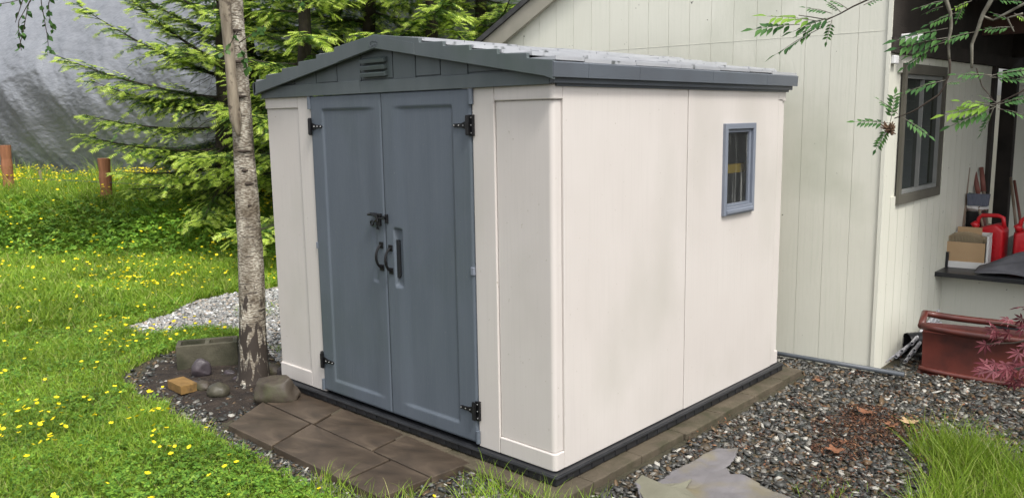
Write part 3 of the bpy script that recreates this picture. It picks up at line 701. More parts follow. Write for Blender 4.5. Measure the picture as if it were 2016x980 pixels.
b = SB(); wall_grid(b, [.337, .350, .745, .760, 1.177, 1.188], [1.127, 1.155, 1.935, 1.963], {(1, 1), (3, 1)}, lambda u, z, s_: (u, .004-s_, z), .03); b.build('frame', M['whiteframe'], hw)
b = SB(); b.box((.345, -.0295, 1.135), (1.18, -.022, 1.955)); b.build('pane', M['glassdark'], hw)
# timber over the wall and porch ceiling
b = SB(); b.box((-.0, -.06, 2.092), (5.5, .03, 2.19)); b.box((.02, -.10, 2.19), (5.5, -.02, 3.2)); b.build('wall_beam', M['darkwood'], house)
b = HB(); b.box((-.02, .05, 3.20), (5.0, 5.5, 3.26)); 
for k in range(8): b.box((.05, .35+k*.6, 3.02), (5.0, .39+k*.6, 3.2))
b.build('porch_ceiling', M['darkwood'], house)
b = HB(); b.box((.05, 2.3, 2.34), (5.0, 2.38, 2.5)); b.build('porch_beam', M['redwood'], house)
b = HB(); b.box((.05, 1.3, 2.62), (5.0, 1.38, 2.76)); b.box((.05, 3.4, 2.20), (5.0, 3.5, 3.2)); b.build('porch_beam', M['darkwood'], house)
b = SB(); b.box((.10, .035, 2.16), (.24, .14, 2.215), bev=.008); b.build('porch_fixture', M['whitepl'], house)
b = SB(); b.box((.02, .002, 2.02), (.10, .035, 2.075), bev=.006); b.build('porch_fixture', M['whitepl'], house)
# deck
DY = 1.53
b = HB(); b.box((.02, DY, G-.05), (5, DY+.05, .395)); b.build('deck_skirt', M['housew'], house)
b = HB(); b.box((-.02, DY-.22, .396), (5, 5.4, .432), bev=.004); b.build('deck', M['black'], house)
b = SB(); b.box((DY+.05, .002, .434), (2.6, .02, .56)); b.build('baseboard', M['black'], house)
b = SB(); b.box((2.63, -.10, .434), (2.73, .03, 2.09)); b.box((3.45, -.10, .434), (3.55, .03, 2.09)); b.box((2.74, -.2, .434), (3.44, -.15, 2.09)); b.build('door_frame', M['darkwood'], house)
b = SB()
b.box((3.56, -.03, G), (5.4, 0, 2.1)); b.build('porch_wall', M['housew'], house)
b = HB()
for k in range(14): b.prism([(3.75+1.25, .30+k*.16), (3.73+1.25, .47+k*.16), (3.75+1.25, .47+k*.16)], 0, .2, 5.0) if False else b.box((.1, 5.0-.008*(k % 2), .44+k*.155), (5.0, 5.03, .59+k*.155))
b.build('lap_siding', M['siding'], house)
b = HB(); b.box((.98, 2.0, .434), (1.10, 2.12, 3.0)); b.build('porch_post', M['darkwood'], house)

# porch clutter --------------------------------------------------------
def hpt(u, n, z): p = HM@np.array([u, n, z, 1]); return p[:3]
DZ = .434
cb = thing('cardboard_box', hpt(.22, 1.70, DZ), 'torn open cardboard box with white flap on the porch deck', 'box')
class OB(MB):
    pass
def at(u, n, z, rz=0):
    p = hpt(u, n, z); a = TH+rz; return np.array([[math.cos(a), -math.sin(a), 0, p[0]], [math.sin(a), math.cos(a), 0, p[1]], [0, 0, 1, p[2]], [0, 0, 0, 1]])
Mx = at(.21, 1.72, DZ, rad(4))
b = MB(); b.box((-.15, -.11, .05), (.17, -.10, .21), M=Mx); b.build('front_panel', M['card'], cb)
b = MB(); b.box((-.16, -.125, 0), (.19, -.113, .052), M=Mx); b.box((-.17, -.12, 0), (-.158, .14, .24), M=Mx); b.box((.18, -.12, 0), (.195, .14, .27), M=Mx); b.box((-.16, .13, 0), (.18, .14, .27), M=Mx)
b.build('side_panel', M['paperwhite'], cb)
b = MB(); b.box((-.16, .02, .20), (.17, .13, .235), M=Mx)
rr = random.Random(4)
for k in range(26):
    t = k/25; b.box((-.13+t*.27, -.09, .20), (-.127+t*.27, .10, .245+.03*math.sin(t*3.1)), M=Mx)
b.build('contents', M['straw'], cb)
b = MB(); b.box((-.06, .11, .2), (.12, .13, .31), M=Mx); b.build('flap', M['card'], cb)
def jerry(u, n, rz, label):
    o = thing('fuel_can', hpt(u, n, DZ), label, 'fuel can', 'red fuel cans on the porch'); Mx = at(u, n, DZ, rz)
    def body(prof, y0, y1, bev):
        bm = bmesh.new(); vs0 = [bm.verts.new((x, y0, z)) for x, z in prof]; f = bm.faces.new(vs0)
        r = bmesh.ops.extrude_face_region(bm, geom=[f]); 
        for v in [e for e in r['geom'] if isinstance(e, bmesh.types.BMVert)]: v.co.y = y1
        bmesh.ops.bevel(bm, geom=bm.edges[:], offset=bev, segments=3, affect='EDGES', profile=.6); bm.verts.index_update()
        v = np.array([q.co[:] for q in bm.verts]); fc = [[q.index for q in p.verts] for p in bm.faces]; bm.free(); return v, fc
    v, fc = body([(-.13, .0), (.13, .0), (.13, .29), (.07, .34), (-.13, .27)], -.09, .09, .025)
    b = MB(); b.add(v@Mx[:3, :3].T+Mx[:3, 3], fc); b.build('body', M['red'], o, smooth=True)
    b = MB(); pts = [(-.10, 0, .27), (-.085, 0, .37), (-.06, 0, .395), (.06, 0, .40), (.10, 0, .385), (.115, 0, .30)]
    b.tube([Mx[:3, :3]@np.array(p)+Mx[:3, 3] for p in pts], .017, 8); b.build('handle', M['red'], o, smooth=True)
    b = MB(); pts = [(-.09, -.02, .29), (-.12, -.03, .335)]; b.tube([Mx[:3, :3]@np.array(p)+Mx[:3, 3] for p in pts], [.028, .024], 12); b.build('cap', M['red'], o, smooth=True)
    b = MB(); 
    for s_ in (-.092, ):
        b.box((-.09, s_-.004, .06), (.09, s_, .22), M=Mx, bev=.0015); b.box((-.08, s_-.007, .11), (.08, s_-.003, .125), M=Mx); b.box((-.08, s_-.007, .15), (.08, s_-.003, .165), M=Mx)
    b.build('side_emboss', M['red'], o)
jerry(.345, 2.02, rad(-8), 'red plastic fuel can behind the cardboard box on the deck')
jerry(.66, 2.02, rad(10), 'red fuel can at the right edge of the photo, beyond the folded netting')
# folded netting
def cloth_pile(name, fn, nu, nv, mt, label, cat, th=.006):
    u = np.linspace(0, 1, nu); v = np.linspace(0, 1, nv); U, Vv = np.meshgrid(u, v); Pp = fn(U, Vv)
    ii = np.arange(nu*nv).reshape(nv, nu); f = np.stack([ii[:-1, :-1], ii[:-1, 1:], ii[1:, 1:], ii[1:, :-1]], -1).reshape(-1, 4).tolist()
    b = MB(); b.add(Pp.reshape(-1, 3), f); o = b.build(name, mt, smooth=True); md = o.modifiers.new('solid', 'SOLIDIFY'); md.thickness = th
    tag(o, label, cat); return o
def netf(U, Vv):
    x = .36+U*1.1; n_ = 1.36+Vv*.42+.0*U; h = .014+.17*np.sin(np.pi*np.clip(Vv, 0, 1))**.8*sst(-.1, .35, U)+.018*np.sin((Vv*7+U*1.5)*2*np.pi)*sst(0, .3, U)+.035*U*np.sin(Vv*9)
    P_ = np.stack([x, n_, np.maximum(.008, h)+DZ, np.ones_like(x)], -1); return (P_@HM.T)[..., :3]
cloth_pile('folded_netting', netf, 60, 60, M['net'], 'folded dark grey shade netting lying on the porch deck edge', 'netting')
# tools against the wall: (u, n base) -> top
def tool(name, base, top, r, mt, label, cat, extra=None):
    a = hpt(*base); t = hpt(*top); o = thing(name, a, label, cat, 'tools leaning against the porch wall')
    b = MB(); b.tube([a, (a+t)/2, t], r, 8); b.build('shaft', mt, o, smooth=True)
    if extra: extra(o, a, t)
    return o
def pxn(x, y, n):                        # sight line meets the upright plane n behind the house front
    d = ray(x, y); nn = np.array([HN[0], HN[1], 0]); c0 = np.array([HX, HY, 0]); t = ((c0-CAM)@nn+n)/(d@nn); p = CAM+d*t-c0
    return (float(p[0]*HU[0]+p[1]*HU[1]), n, float(p[2]))
def btm(x, y, n): u, n, z = pxn(x, y, n); return (u, n, max(z, DZ))
def grip(o, a, t):
    d = (t-a)/np.linalg.norm(t-a); b = MB(); b.tube([t-d*.22, t], [.022, .018], 8); b.build('grip', M['handlered'], o, smooth=True)
tool('tool_handle', btm(1868, 480, 1.95), pxn(1882, 322, 2.15), .008, M['twig'], 'thin grey stick leaning at the left end of the tools', 'stick')
tool('tool_handle', btm(1878, 480, 1.78), pxn(1869, 418, 1.80), .017, M['handle'], 'short grey stub handle sticking out behind the cardboard box', 'tool')
tool('tool_handle', btm(1893, 470, 2.0), pxn(1906, 330, 2.12), .017, M['handle'], 'pale worn wooden handle standing in front of the broom', 'tool')
tool('shovel', btm(1950, 500, 2.05), pxn(1917, 334, 2.35), .015, M['handlered'], 'shovel with reddish shaft leaning just right of the pale handle', 'tool', grip)
tool('rake', btm(1948, 500, 2.15), pxn(1932, 330, 2.4), .015, M['handle'], 'worn rake shaft with dark red grip leaning nearest the door', 'tool', grip)
def brs(o, a, t):
    b = MB(); c_ = np.array(hpt(*pxn(1926, 398, 2.05))); r_ = np.array([HU[0], HU[1], 0])
    v = []
    for (w_, z_) in ((.075, -.03), (.085, .07)):
        for (sx, sy) in ((-1, -1), (1, -1), (1, 1), (-1, 1)): v.append(c_+r_*w_*sx+np.array([HN[0], HN[1], 0])*.03*sy+np.array([0, 0, z_]))
    b.add(v, [(0, 1, 2, 3), (4, 5, 6, 7), (0, 1, 5, 4), (1, 2, 6, 5), (2, 3, 7, 6), (3, 0, 4, 7)]); b.build('bristles', M['bristle'], o)
    b = MB(); b.tube([c_-r_*.08+np.array([0, 0, -.04]), c_+np.array([0, 0, -.055]), c_+r_*.08+np.array([0, 0, -.04])], .016, 8); b.build('broom_head', M['whitepl'], o)
tool('broom', btm(1944, 490, 2.0), pxn(1926, 402, 2.05), .011, M['handle'], 'upturned broom with blue-grey bristles above the fuel can', 'broom', brs)
c_ = hpt(*pxn(1903, 392, 2.15)); b = MB(); b.prism([(-.05, -.07), (.045, -.07), (.06, .05), (-.06, .07)], 1, -.012, .012); v = b.v[0]@HM[:3, :3].T+c_; b.v = [v]; o = b.build('dustpan', M['green'], loc=c_); tag(o, 'green dustpan hanging on the wall left of the broom', 'dustpan')
c_ = hpt(*pxn(1912, 460, 2.2)); b = MB(); b.tube([(c_[0], c_[1], DZ), (c_[0], c_[1], DZ+.40)], [.085, .105], 16); b.tube([(c_[0], c_[1], DZ+.39), (c_[0], c_[1], DZ+.41)], [.112, .112], 16); o = b.build('bin', M['blackmetal'], loc=(c_[0], c_[1], DZ)); tag(o, 'black plastic bin behind the left fuel can', 'bin')
c_ = np.array(hpt(*pxn(1920, 408, 2.12))); b = MB(); b.tube([c_+np.array([0, 0, -.03]), c_+np.array([0, 0, .0]), c_+np.array([0, 0, .02])], [.05, .09, .095], 14); o = b.build('bowl', M['whitepl'], loc=c_); tag(o, 'white plastic bowl on top of the black bin', 'bowl')
tool('tool_handle', btm(2004, 480, 2.15), pxn(1990, 350, 2.6), .012, M['handle'], 'left of two thin sticks leaning right of the dark door', 'stick')
tool('tool_handle', btm(2016, 480, 2.2), pxn(1997, 356, 2.6), .012, M['handlered'], 'right of two thin sticks leaning right of the dark door', 'stick')

# pipes on the gravel
def hpt0(u): p = HM@np.array([u, -.045, G+.045, 1]); return p[:3]
a_, c_ = gp(1500, 680, G+.03), gp(1790, 722, G+.03)
a_ = np.array(hpt0(-1.3)); c_ = np.array(hpt0(.22)); b = MB(); b.tube([a_, (a_+c_)/2+np.array([0, .01, 0]), c_], .016, 12); o = b.build('conduit_pipe', M['conduit'], loc=c_, smooth=True); tag(o, 'long dark grey conduit lying along the foot of the house wall', 'pipe')
def pipe(p, q_, r, mt, name, label, group=None):
    p = np.array(p); q_ = np.array(q_); b = MB(); b.tube([p, (p+q_)/2, q_], r, 12, cap=False); b.tube([p, (p*.5+q_*.5), q_], r*.78, 12, cap=False)
    d = (q_-p)/np.linalg.norm(q_-p); n0 = b.n
    b.tube([p+d*.03, p+d*.032], r*.78, 12, m=1)  # dark disc standing for shade down the pipe
    # end ring
    vs = b.v; A0 = vs[0][:12]; A1 = vs[1][:12]; b.add(np.concatenate([A0, A1]), [(i, (i+1) % 12, 12+(i+1) % 12, 12+i) for i in range(12)])
    o = b.build(name, [mt, M['boreshade']], loc=p, smooth=False); tag(o, label, 'pipe', group); return o
Pe = [(1718, 714), (1727, 716), (1737, 714), (1764, 702), (1776, 691), (1790, 701), (1783, 711), (1800, 690), (1795, 676)]
hh = [.02, .02, .02, .03, .07, .06, .02, .10, .14]
rp = random.Random(6); names = ['first', 'second', 'third', 'fourth', 'fifth', 'sixth', 'seventh', 'eighth', 'ninth', 'tenth', 'eleventh', 'twelfth']
for k, ((x, y), h) in enumerate(zip(Pe, hh)):
    p = gp(x, y, G+h); q_ = gp(1822+k*3+rp.uniform(-4, 4), 668-k*2, G+.02); q_ = p+(q_-p)/np.linalg.norm(q_-p)*(1.0+rp.uniform(-.1, .1)); q_[2] = G+.04+h*.6+.008*k
    pipe(p, q_, .0135, M['pvc'], 'plastic_pipe', f'pale grey plastic pipe, {names[k]} from the left in the bundle by the red-brown trough', 'grey pipes in the bundle beside the house')
p = gp(1785, 672, G+.11); q_ = p+np.array([.55, .75, 0]); b = MB(); d = (q_-p)
pts = [p+d*t for t in np.linspace(0, 1, 60)]; b.tube(pts, [.062+.005*(i % 2) for i in range(60)], 18, cap=False); b.tube([p, p+d*.5, q_], .054, 18, cap=False)
o = b.build('drain_pipe', M['black'], loc=p, smooth=True); tag(o, 'black corrugated drain pipe behind the grey pipes', 'pipe')

# red-brown trough
b0 = gp(1812, 735, G); b1 = gp(2016, 760, G); td = (b1-b0); td /= np.linalg.norm(td); tn = np.array([-td[1], td[0], 0])
tr = thing('trough', b0, 'red-brown enamelled trough with rolled rims beside the porch', 'trough')
LT = 1.25; DT = .30; HT = .335
def outline(s_in, n=14):
    """plan outline: bulging front, rounded left end"""
    pts = []
    for t in np.linspace(0, 1, n): pts.append((LT*t, -.035*math.sin(math.pi*t)))
    for t in np.linspace(1, 0, n): pts.append((LT*t, DT+.02*math.sin(math.pi*t)))
    return np.array(pts)
ol = outline(0); cen = np.array([LT/2, DT/2]); N_ = len(ol)
def ring(k, z):
    q_ = ol.copy(); dx = (q_-cen); q2_ = cen+dx+np.sign(dx)*k
    return [b0+td*p[0]+tn*p[1]+np.array([0, 0, z]) for p in q2_]
b = MB(); prof = [(.022, 0), (.022, .012), (.002, .02), (-.004, .06), (.0, .26), (.004, .30), (.0, .30), (-.012, .26), (-.016, .05)]
vs = sum([ring(k, z) for k, z in prof], []); fs = [(i*N_+j, i*N_+(j+1) % N_, (i+1)*N_+(j+1) % N_, (i+1)*N_+j) for i in range(len(prof)-1) for j in range(N_)]+[tuple(range((len(prof)-1)*N_, len(prof)*N_))]
b.add(vs, fs); o = b.build('body', M['basin'], tr, smooth=True); md = o.modifiers.new('edge', 'EDGE_SPLIT'); md.split_angle = rad(50)
rim = [np.array(p) for p in ring(.012, HT-.02)]
for i, p in enumerate(rim): 
    t = i/13.0 if i < 14 else 1-(i-14)/13.0
    p[2] += .03*math.exp(-t*6)+(.02 if i >= 14 else 0)
b = MB(); b.tube(rim+[rim[0]], .024, 10); b.build('rim', M['basin'], tr, smooth=True)
b = MB(); b.tube([p+np.array([0, 0, -.30-(.03 if False else 0)]) for p in rim[:14]], .018, 8); b.build('foot_flange', M['basin'], tr, smooth=True)

# ------------------------------------------------------------------ stones and blocks near the birch
def rock(px, py, size, mt, name, label, seed, rz=0, sq=(1, 1, 1), cut=0, zup=0.0, cat='rock'):
    p = gp(px, py, G+.02); bm_ = bmesh.new(); bmesh.ops.create_icosphere(bm_, subdivisions=4, radius=1); bm_.verts.index_update()
    rr = random.Random(seed); planes = [(Vector((rr.gauss(0, 1), rr.gauss(0, 1), rr.gauss(0, .8))).normalized(), rr.uniform(.62, .85)) for _ in range(cut)]
    a = rz; ca, sa = math.cos(a), math.sin(a)
    for v in bm_.verts:
        c0 = v.co.copy()
        for n_, d_ in planes:
            e = c0.dot(n_)-d_
            if e > 0: c0 -= n_*e
        c0 += c0.normalized()*mnoise.noise(c0*1.7+Vector((seed, 0, 0)))*.10+c0.normalized()*mnoise.noise(c0*6+Vector((seed, 0, 0)))*.018
        c0 = Vector((c0.x*size*sq[0], c0.y*size*sq[1], c0.z*size*sq[2]))
        v.co = (c0.x*ca-c0.y*sa, c0.x*sa+c0.y*ca, c0.z)
    me = bpy.data.meshes.new(name); bm_.to_mesh(me); bm_.free(); me.materials.append(mt); me.polygons.foreach_set('use_smooth', [True]*len(me.polygons))
    o = bpy.data.objects.new(name, me); COL.objects.link(o); o.location = (p[0], p[1], G+size*sq[2]*.75+zup); tag(o, label, cat); return o
rock(430, 776, .075, M['rockc'], 'rock', 'smooth round olive-grey river stone right of the tan brick', 1, .5, (1.0, .9, .75))
rock(400, 764, .062, M['rocka'], 'rock', 'mottled tan and grey stone touching the tan brick', 2, .2, (1.0, .8, .7))
rock(380, 757, .055, M['rockb'], 'rock', 'flat purple-grey stone behind the tan brick', 3, .4, (1.1, .8, .5))
rock(397, 738, .080, M['rockb'], 'rock', 'upright purple-grey rock leaning on the concrete block', 4, .9, (.85, .6, 1.0), 7)
rock(548, 790, .155, M['rocka'], 'rock', 'large flat-faced brown rock at the corner of the paving', 5, .7, (1.15, .62, .80), 9)
rock(562, 745, .062, M['rockd'], 'rock', 'dark angular rock against the shed base', 6, .3, (1, .8, .9), 6, .02)
rock(538, 735, .075, M['rocka'], 'rock', 'tan rounded rock between birch and shed', 7, .3, (1.1, .8, .7), 2)
rock(452, 733, .040, M['rockb'], 'rock', 'small grey stone at the right foot of the concrete block', 8, .3, (1.2, .8, .6), 2)
rock(470, 745, .045, M['rockb'], 'rock', 'small pinkish stone left of the birch foot', 9, .3, (1, .8, .6), 2)
# breeze block
p0 = gp(349, 732, G+.0); p1 = gp(455, 722, G); L3 = .43; dv = p1-p0; dv[2] = 0; dv /= np.linalg.norm(dv); nv = np.array([-dv[1], dv[0], 0])
MBk = np.eye(4); MBk[:3, 0] = dv; MBk[:3, 1] = nv; MBk[:3, 3] = (p0[0], p0[1], G-.01)
ck = thing('concrete_block', (p0[0], p0[1], G), 'mossy grey two-hole concrete block lying left of the birch', 'concrete block')
b = MB(); us_ = [0, .032, .198, .232, .398, .43]; vs_ = [0, .032, .168, .20]
wall_grid(b, us_, vs_, {(1, 1), (3, 1)}, lambda u, z, s_: (u, z, .20-s_), .20)
b.v = [b.v[0]@MBk[:3, :3].T+MBk[:3, 3]]; o = b.build('block_body', M['conc'], ck); md = o.modifiers.new('bevel', 'BEVEL'); md.width = .006; md.segments = 2; md.limit_method = 'ANGLE'
b = MB(); b.box((.03, .03, .0), (.40, .17, .03), M=MBk); b.build('soil_fill', M['soil'], ck)
p0 = gp(357, 778, G+.01); p1 = gp(390, 771, G+.01); nv = gp(315, 757, G+.01)-p0; nv[2] = 0; nv /= np.linalg.norm(nv); dv = np.array([nv[1], -nv[0], 0])
MBk = np.eye(4); MBk[:3, 0] = dv; MBk[:3, 1] = nv; MBk[:3, 3] = (p0[0], p0[1], G+.012)
b = MB(); b.box((0, 0, 0), (.115, .215, .060), M=MBk, bev=.004); o = b.build('brick', M['brick'], loc=(p0[0], p0[1], G)); tag(o, 'tan yellow brick lying on the soil before the concrete block', 'brick')

# landscape fabric scrap
fpx = [(1248, 950), (1262, 935), (1285, 946), (1340, 915), (1370, 900), (1410, 877), (1455, 880), (1450, 898), (1432, 915), (1440, 932), (1480, 945), (1560, 972), (1560, 1010), (1400, 1030), (1290, 1020), (1262, 985)]
fw = np.array([gp(x, y, G+.05)[:2] for x, y in fpx]); lo, hi = fw.min(0), fw.max(0)
n = 110; U, Vv = np.meshgrid(np.linspace(lo[0], hi[0], n), np.linspace(lo[1], hi[1], n)); ins = inpoly(U+.012*(fbm(U*30, Vv*30, 2, 2)-.4), Vv, fw)
hz = G+.028+.030*np.abs(fbm(U*4.5, Vv*4.5, 3, 21)-.45)*2+.016*ridg(fbm(U*6, Vv*6, 2, 25))**4+.008*fbm(U*22, Vv*22, 2, 8)
ii = np.arange(n*n).reshape(n, n); fsel = ins[:-1, :-1] & ins[1:, 1:]
f = np.stack([ii[:-1, :-1], ii[:-1, 1:], ii[1:, 1:], ii[1:, :-1]], -1)[fsel]
b = MB(); b.add(np.stack([U, Vv, hz], -1).reshape(-1, 3), f.tolist()); o = b.build('weed_fabric', M['weed'], smooth=True); md = o.modifiers.new('solid', 'SOLIDIFY'); md.thickness = .004
bm_ = bmesh.new(); bm_.from_mesh(o.data); bmesh.ops.delete(bm_, geom=[v for v in bm_.verts if not v.link_faces], context='VERTS'); bm_.to_mesh(o.data); bm_.free()
tag(o, 'crumpled grey weed fabric scrap lying on the gravel in front', 'fabric')

ff = [gp(x, y, G+.05)[:2] for x, y in ((1250, 948), (1264, 934), (1292, 952), (1340, 950), (1362, 942), (1350, 960), (1385, 990), (1300, 1010), (1268, 982))]
b = MB(); cc = np.mean(ff, 0); vv = [(cc[0]+.02, cc[1], G+.068)]+[(p[0], p[1], G+.050) for i, p in enumerate(ff)]
nf = len(ff); b.add(vv, [(0, 1+i, 1+(i+1) % nf) for i in range(nf)]); M['weedy'] = mat('yellowed_fabric', (.13, .127, .09), (.18, .176, .13), 7, .6, .4, 90)
flap = b.build('folded_flap', M['weedy'], o); md = flap.modifiers.new('solid', 'SOLIDIFY'); md.thickness = .004

# leaf litter
spots = [(1708, 818, .17, 700), (1680, 850, .24, 1000), (1650, 888, .15, 600), (1745, 850, .24, 900), (1785, 830, .10, 160), (1612, 750, .05, 40), (1575, 795, .09, 70), (1690, 740, .06, 40), (1830, 860, .15, 130), (1640, 960, .12, 90), (1380, 905, .1, 60), (1960, 820, .15, 90)]+[(rr_x, rr_y, .3, 200) for rr_x, rr_y in ((1700, 760), (1800, 790), (1900, 850), (1750, 900), (1600, 830), (1650, 940), (1850, 880), (1500, 880), (1950, 780), (1560, 940), (1420, 850), (1720, 700), (1780, 960))]
tv = np.array([(-.5, 0, 0), (-.1, .28, .12), (.5, 0, .02), (-.1, -.28, .10)]); tf = np.array([(0, 1, 2), (0, 2, 3)])
oo = []; 
for x, y, r_, n in spots:
    c0 = gp(x, y, G); a = rng.uniform(0, 6.28, n); rr_ = r_*np.sqrt(rng.uniform(0, 1, n)); oo.append(np.stack([c0[0]+rr_*np.cos(a), c0[1]+rr_*np.sin(a), G+.012+rng.uniform(0, .035, n)*(1-rr_/r_)+.004], -1))
oo = np.concatenate(oo); n = len(oo); s_ = rng.uniform(.008, .034, n); B = rot_bases(n, s_, s_*rng.uniform(.12, .7, n), s_, .5)
lit = merge_build('leaf_litter', [instance_mesh('', tv, tf, B, oo, None)], [M['litter']]); tag(lit, 'brown dead leaves and needles strewn on the gravel', None, None, 'stuff')
def dead_leaf(px, py, s_, label, seed):
    p = gp(px, py, G+.03); n = 17; U, Vv = np.meshgrid(np.linspace(-1, 1, n), np.linspace(-1, 1, n)); rr_ = np.sqrt(U**2+Vv**2)*(1+.35*np.cos(5*np.arctan2(Vv, U)+seed)); 
    z = .35*np.abs(U)*s_+.25*s_*(fbm(U*3+seed, Vv*3, 3, seed)-.4); ii = np.arange(n*n).reshape(n, n); c_ = (rr_[:-1, :-1] < 1)
    f = np.stack([ii[:-1, :-1], ii[:-1, 1:], ii[1:, 1:], ii[1:, :-1]], -1)[c_]
    b = MB(); b.add(np.stack([p[0]+U*s_, p[1]+Vv*s_*.8, G+.035+z], -1).reshape(-1, 3), f.tolist()); o = b.build('dried_leaf', M['card'] if seed == 2 else M['litter2'], loc=(p[0], p[1], G), smooth=True)
    bm_ = bmesh.new(); bm_.from_mesh(o.data); bmesh.ops.delete(bm_, geom=[v for v in bm_.verts if not v.link_faces], context='VERTS'); bm_.to_mesh(o.data); bm_.free()
    md = o.modifiers.new('solid', 'SOLIDIFY'); md.thickness = .002; tag(o, label, 'dried leaf', 'dried leaves on the gravel')
M['litter2'] = mat('rust_leaf', (.13, .05, .025), (.26, .12, .06), 30, .75)
dead_leaf(1790, 832, .045, 'largest tan dried leaf on the gravel, under the litter patch edge', 2)
dead_leaf(1705, 812, .045, 'rusty curled dried leaf at the top of the litter patch', 1)
dead_leaf(1645, 888, .045, 'rusty dried leaf at the near end of the litter patch', 3)
dead_leaf(1755, 838, .035, 'small pale rusty dried leaf left of the tan one', 4)
dead_leaf(1613, 750, .028, 'lone small orange dried leaf nearest the shed', 5)

# ------------------------------------------------------------------ posts, tarp
def post(x, y, ytop, label):
    z0 = .32; p = gp(x, y, z0); p[2] = float(gz(p[0], p[1])); dist = np.linalg.norm(p-CAM); h = (y-ytop)/FPX*dist*1.05
    b = MB(); n = 10; pts = [(p[0]+.02*i/n, p[1], p[2]-.2+(h+.2)*i/n) for i in range(n+1)]; b.tube(pts, [.088+.006*math.sin(i*2.1) for i in range(n+1)], 14)
    o = b.build('fence_post', M['post'], loc=p, smooth=False); tag(o, label, 'fence post', 'cedar posts before the tarp')
    return p, h
pa, ha = post(22, 408, 318, 'round red-brown cedar post at the left edge of the photo')
pb_, hb = post(213, 420, 335, 'round red-brown cedar post right of the other, beside the conifer')
p = gp(84, 392, .38); b = MB(); b.box((-.02, -.02, -.1), (.02, .02, .5)); o = b.build('stake', M['handle'], loc=(0, 0, 0)); o.location = (p[0], p[1], float(gz(p[0], p[1]))); tag(o, 'thin weathered wooden stake between the two cedar posts', 'stake')
b = MB(); e1 = pb_+np.array([0, 0, .42]); e0 = pa+np.array([0, 0, .42]); dd = e1-e0; b.tube([e0-dd*.6, e0, e1, e1+dd*.9], .004, 5); o = b.build('fence_wire', M['conduit']); tag(o, 'thin wire strung along the cedar posts', 'wire')

# tarp covered shelter
TA = np.array([-27.0, 1.4]); TB = np.array([-5.2, 6.15]); TL = np.linalg.norm(TB-TA); tdir = (TB-TA)/TL; tnn = np.array([-tdir[1], tdir[0]])
nu, nv = 420, 150; U, Vv = np.meshgrid(np.linspace(0, TL, nu), np.linspace(0, 1, nv))
ang = np.clip(Vv*1.5-.25, 0, 2)*math.pi/2*.92; prof_n = np.where(ang > 0, 3.2*(1-np.cos(ang)), 0); prof_z = np.where(ang > 0, 1.15+3.9*np.sin(ang), 0)+np.where(ang <= 0, Vv/.1667*1.15, 0)
sag = .07*np.abs(np.sin(U*1.05+.3))**1.5
dg = U*.75+prof_z*.55; wr = .16*ridg(fbm(dg*.85, (prof_z-U*.5)*.22, 2, 31))**2*sst(4.2, 1.5, prof_z)+.05*ridg(fbm(dg*2.6+3, (prof_z-U*.4)*.5, 2, 41))**3+.03*ridg(fbm(U*2.2, prof_z*4+U*.6, 3, 51))**2*sst(1.2, 3.2, prof_z)+.022*ridg(fbm(U*4, prof_z*3, 2, 53))**3+.03*fbm(U*.5, prof_z*.7, 2, 71)
hem = .16*vnoise(U*.9, U*0, 61)+.06*vnoise(U*3, U*0, 62)
base = gz(TA[0]+tdir[0]*U, TA[1]+tdir[1]*U)
zz = base-.05+hem*(1-Vv)+prof_z+.08
nn_ = prof_n-wr*1.25+sag*.6+.75*np.clip(1-prof_z/2.3, 0, 1)**1.3
PX_ = TA[0]+tdir[0]*U+tnn[0]*nn_; PY_ = TA[1]+tdir[1]*U+tnn[1]*nn_
ii = np.arange(nu*nv).reshape(nv, nu); f = np.stack([ii[:-1, :-1], ii[:-1, 1:], ii[1:, 1:], ii[1:, :-1]], -1).reshape(-1, 4)
tarp_root = thing('tarp_shelter', (TB[0], TB[1], .4), 'large shelter covered with wrinkled silver-grey tarp behind the trees', 'shelter')
o = fast_mesh('tarp', np.stack([PX_, PY_, zz], -1).reshape(-1, 3), f.ravel(), np.full(len(f), 4), None, [M['tarp']], tarp_root, smooth=True)
b = MB()
for k in range(8):
    p2 = TA+tdir*(k*TL/7.0+.05 if k < 7 else TL-.05); q_ = p2+tnn*1.3
    b = MB(); b.tube([(q_[0], q_[1], 0), (q_[0], q_[1], 1.2)], .05, 8); b.build('frame_leg', M['blackmetal'], tarp_root)
b = MB(); e = TB; v = [(TB[0]+tnn[0]*.3, TB[1]+tnn[1]*.3, 0), (TB[0]+tnn[0]*3.2, TB[1]+tnn[1]*3.2, 0), (TB[0]+tnn[0]*3.0, TB[1]+tnn[1]*3.0, 5.2), (TB[0]+tnn[0]*.9, TB[1]+tnn[1]*.9, 3.9), (TB[0]+tnn[0]*.3, TB[1]+tnn[1]*.3, 1.5)]
b.add(v, [(0, 1, 2, 3, 4)]); o = b.build('end_cover', M['tarp'], tarp_root); md = o.modifiers.new('solid', 'SOLIDIFY'); md.thickness = .02

